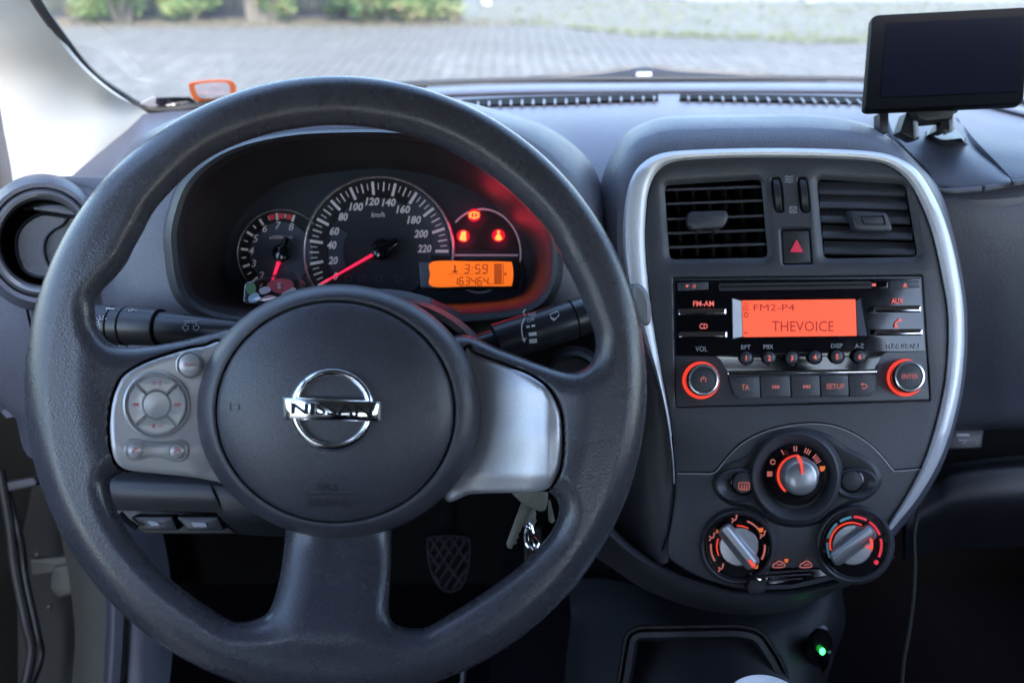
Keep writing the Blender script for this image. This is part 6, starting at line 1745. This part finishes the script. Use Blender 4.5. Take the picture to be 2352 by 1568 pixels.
loft(mb, [ringw(inset(T0, -4), .735, -.004), ringw(T0, .735, .001), ringw(inset(T0, 5), .735, .001), ringw(inset(T0, 9), .735, -.004)], closed=True); mb.build('tray_rim', M['rubber'], cc)
T1 = inset(T0, 16)
mb = MB(); loft(mb, [ringw(inset(T0, 9), .735, -.004), ringw(inset(T0, 13), .735, .0015), ringw(inset(T0, 26), .735, .002), ringw(inset(T0, 32), .735, -.003), ringw(inset(T0, 36), .735, -.045)], cap1=True); mb.build('tray_insert', M['dark'], cc)
# tunnel side and floor skirt left of the console
mb = MB()
patch(mb, [[W(1180, 1180, .98), W(1300, 1180, .95), W(1400, 1200, .86)], [W(1150, 1320, .95), W(1290, 1340, .90), W(1400, 1330, .84)], [W(1130, 1480, .92), W(1260, 1480, .86), W(1380, 1460, .80)], [W(1120, 1700, .90), W(1240, 1700, .82), W(1380, 1700, .76)]], 5, 5, th=.006); mb.build('console_side', M['carpet'], cc)
mb = MB(); sp = [W(1080, 1490, .86), W(1066, 1530, .86), W(1060, 1600, .86)]; tube(mb, [tuple(p) for p in sp], .003, 8); mb.build('carpet_edge', M['sillblue'], cc)
# plugged charger with a green light
ch = thing('charger', 'black car charger with a glowing green light in the console socket', 'charger', W(1880, 1500, .77))
mb = MB(); lathe(mb, 1870, 1506, .765, [(42, -.012), (40, 0), (36, .003), (33, -.002)], 1.2, n=40, cap=False); mb.build('socket_ring', M['rubber'], ch)
mb = MB(); rings = [ringw(ell(u, v, a, b, 28), .765, h) for u, v, a, b, h in ((1873, 1504, 30, 38, -.01), (1878, 1490, 32, 42, .008), (1884, 1478, 28, 38, .02), (1887, 1474, 18, 26, .026))]
loft(mb, rings, cap1=True); mb.build('charger_body', M['gloss'], ch)
mb = MB(); lathe(mb, 1888, 1445, .75, [(13, .0), (12, .004), (7, .006)], .8, n=20); mb.build('charger_button', M['knobgrey'], ch)
mb = MB(); lathe(mb, 1889, 1495, .735, [(6.5, -.002), (6.5, .0), (4, .001)], 1.25, n=18); mb.build('green_light', M['green'], ch, label='glowing green light')
mb = MB(); lathe(mb, 1905, 1497, .737, [(4, -.002), (4, .0), (2, .001)], 1.0, n=12); mb.build('stud', M['knobgrey'], ch)
# the pale cup at the bottom edge
cp = thing('cup', 'pale white cup rim poking into the bottom edge in front of the tray', 'cup', W(1766, 1660, .66))
top = PZ(1766, 1624, .72); mb = MB()
cx_, cy_, cz_ = top.x, top.y, top.z
prof = [(.0225, -.10), (.026, -.01), (.0275, -.004), (.0282, 0), (.0270, .0015), (.0250, 0.0005), (.0235, -.004), (.008, -.005)]
rings = [[Vector((cx_ + r * math.cos(2 * math.pi * k / 40), cy_ + r * math.sin(2 * math.pi * k / 40), cz_ + z)) for k in range(40)] for r, z in prof]
loft(mb, rings, cap0=True, cap1=True); mb.build('cup_body', M['white'], cp)
# thin black cable hanging beside the console
cb = thing('cable', 'thin black cable hanging down right of the centre stack', 'cable', W(2100, 1300, .80))
mb = MB(); sp = [W(u, v, q) for u, v, q in ((2128, 1040, .76), (2126, 1100, .78), (2110, 1170, .80), (2100, 1230, .80), (2102, 1290, .80), (2099, 1360, .80), (2090, 1440, .80), (2076, 1520, .80), (2070, 1620, .80))]
tube(mb, [tuple(a) for a in spl([tuple(p) for p in sp], False, 6)], .0015, 8); mb.build('wire', mat('wire_black', (.03, .03, .03), .5), cb)
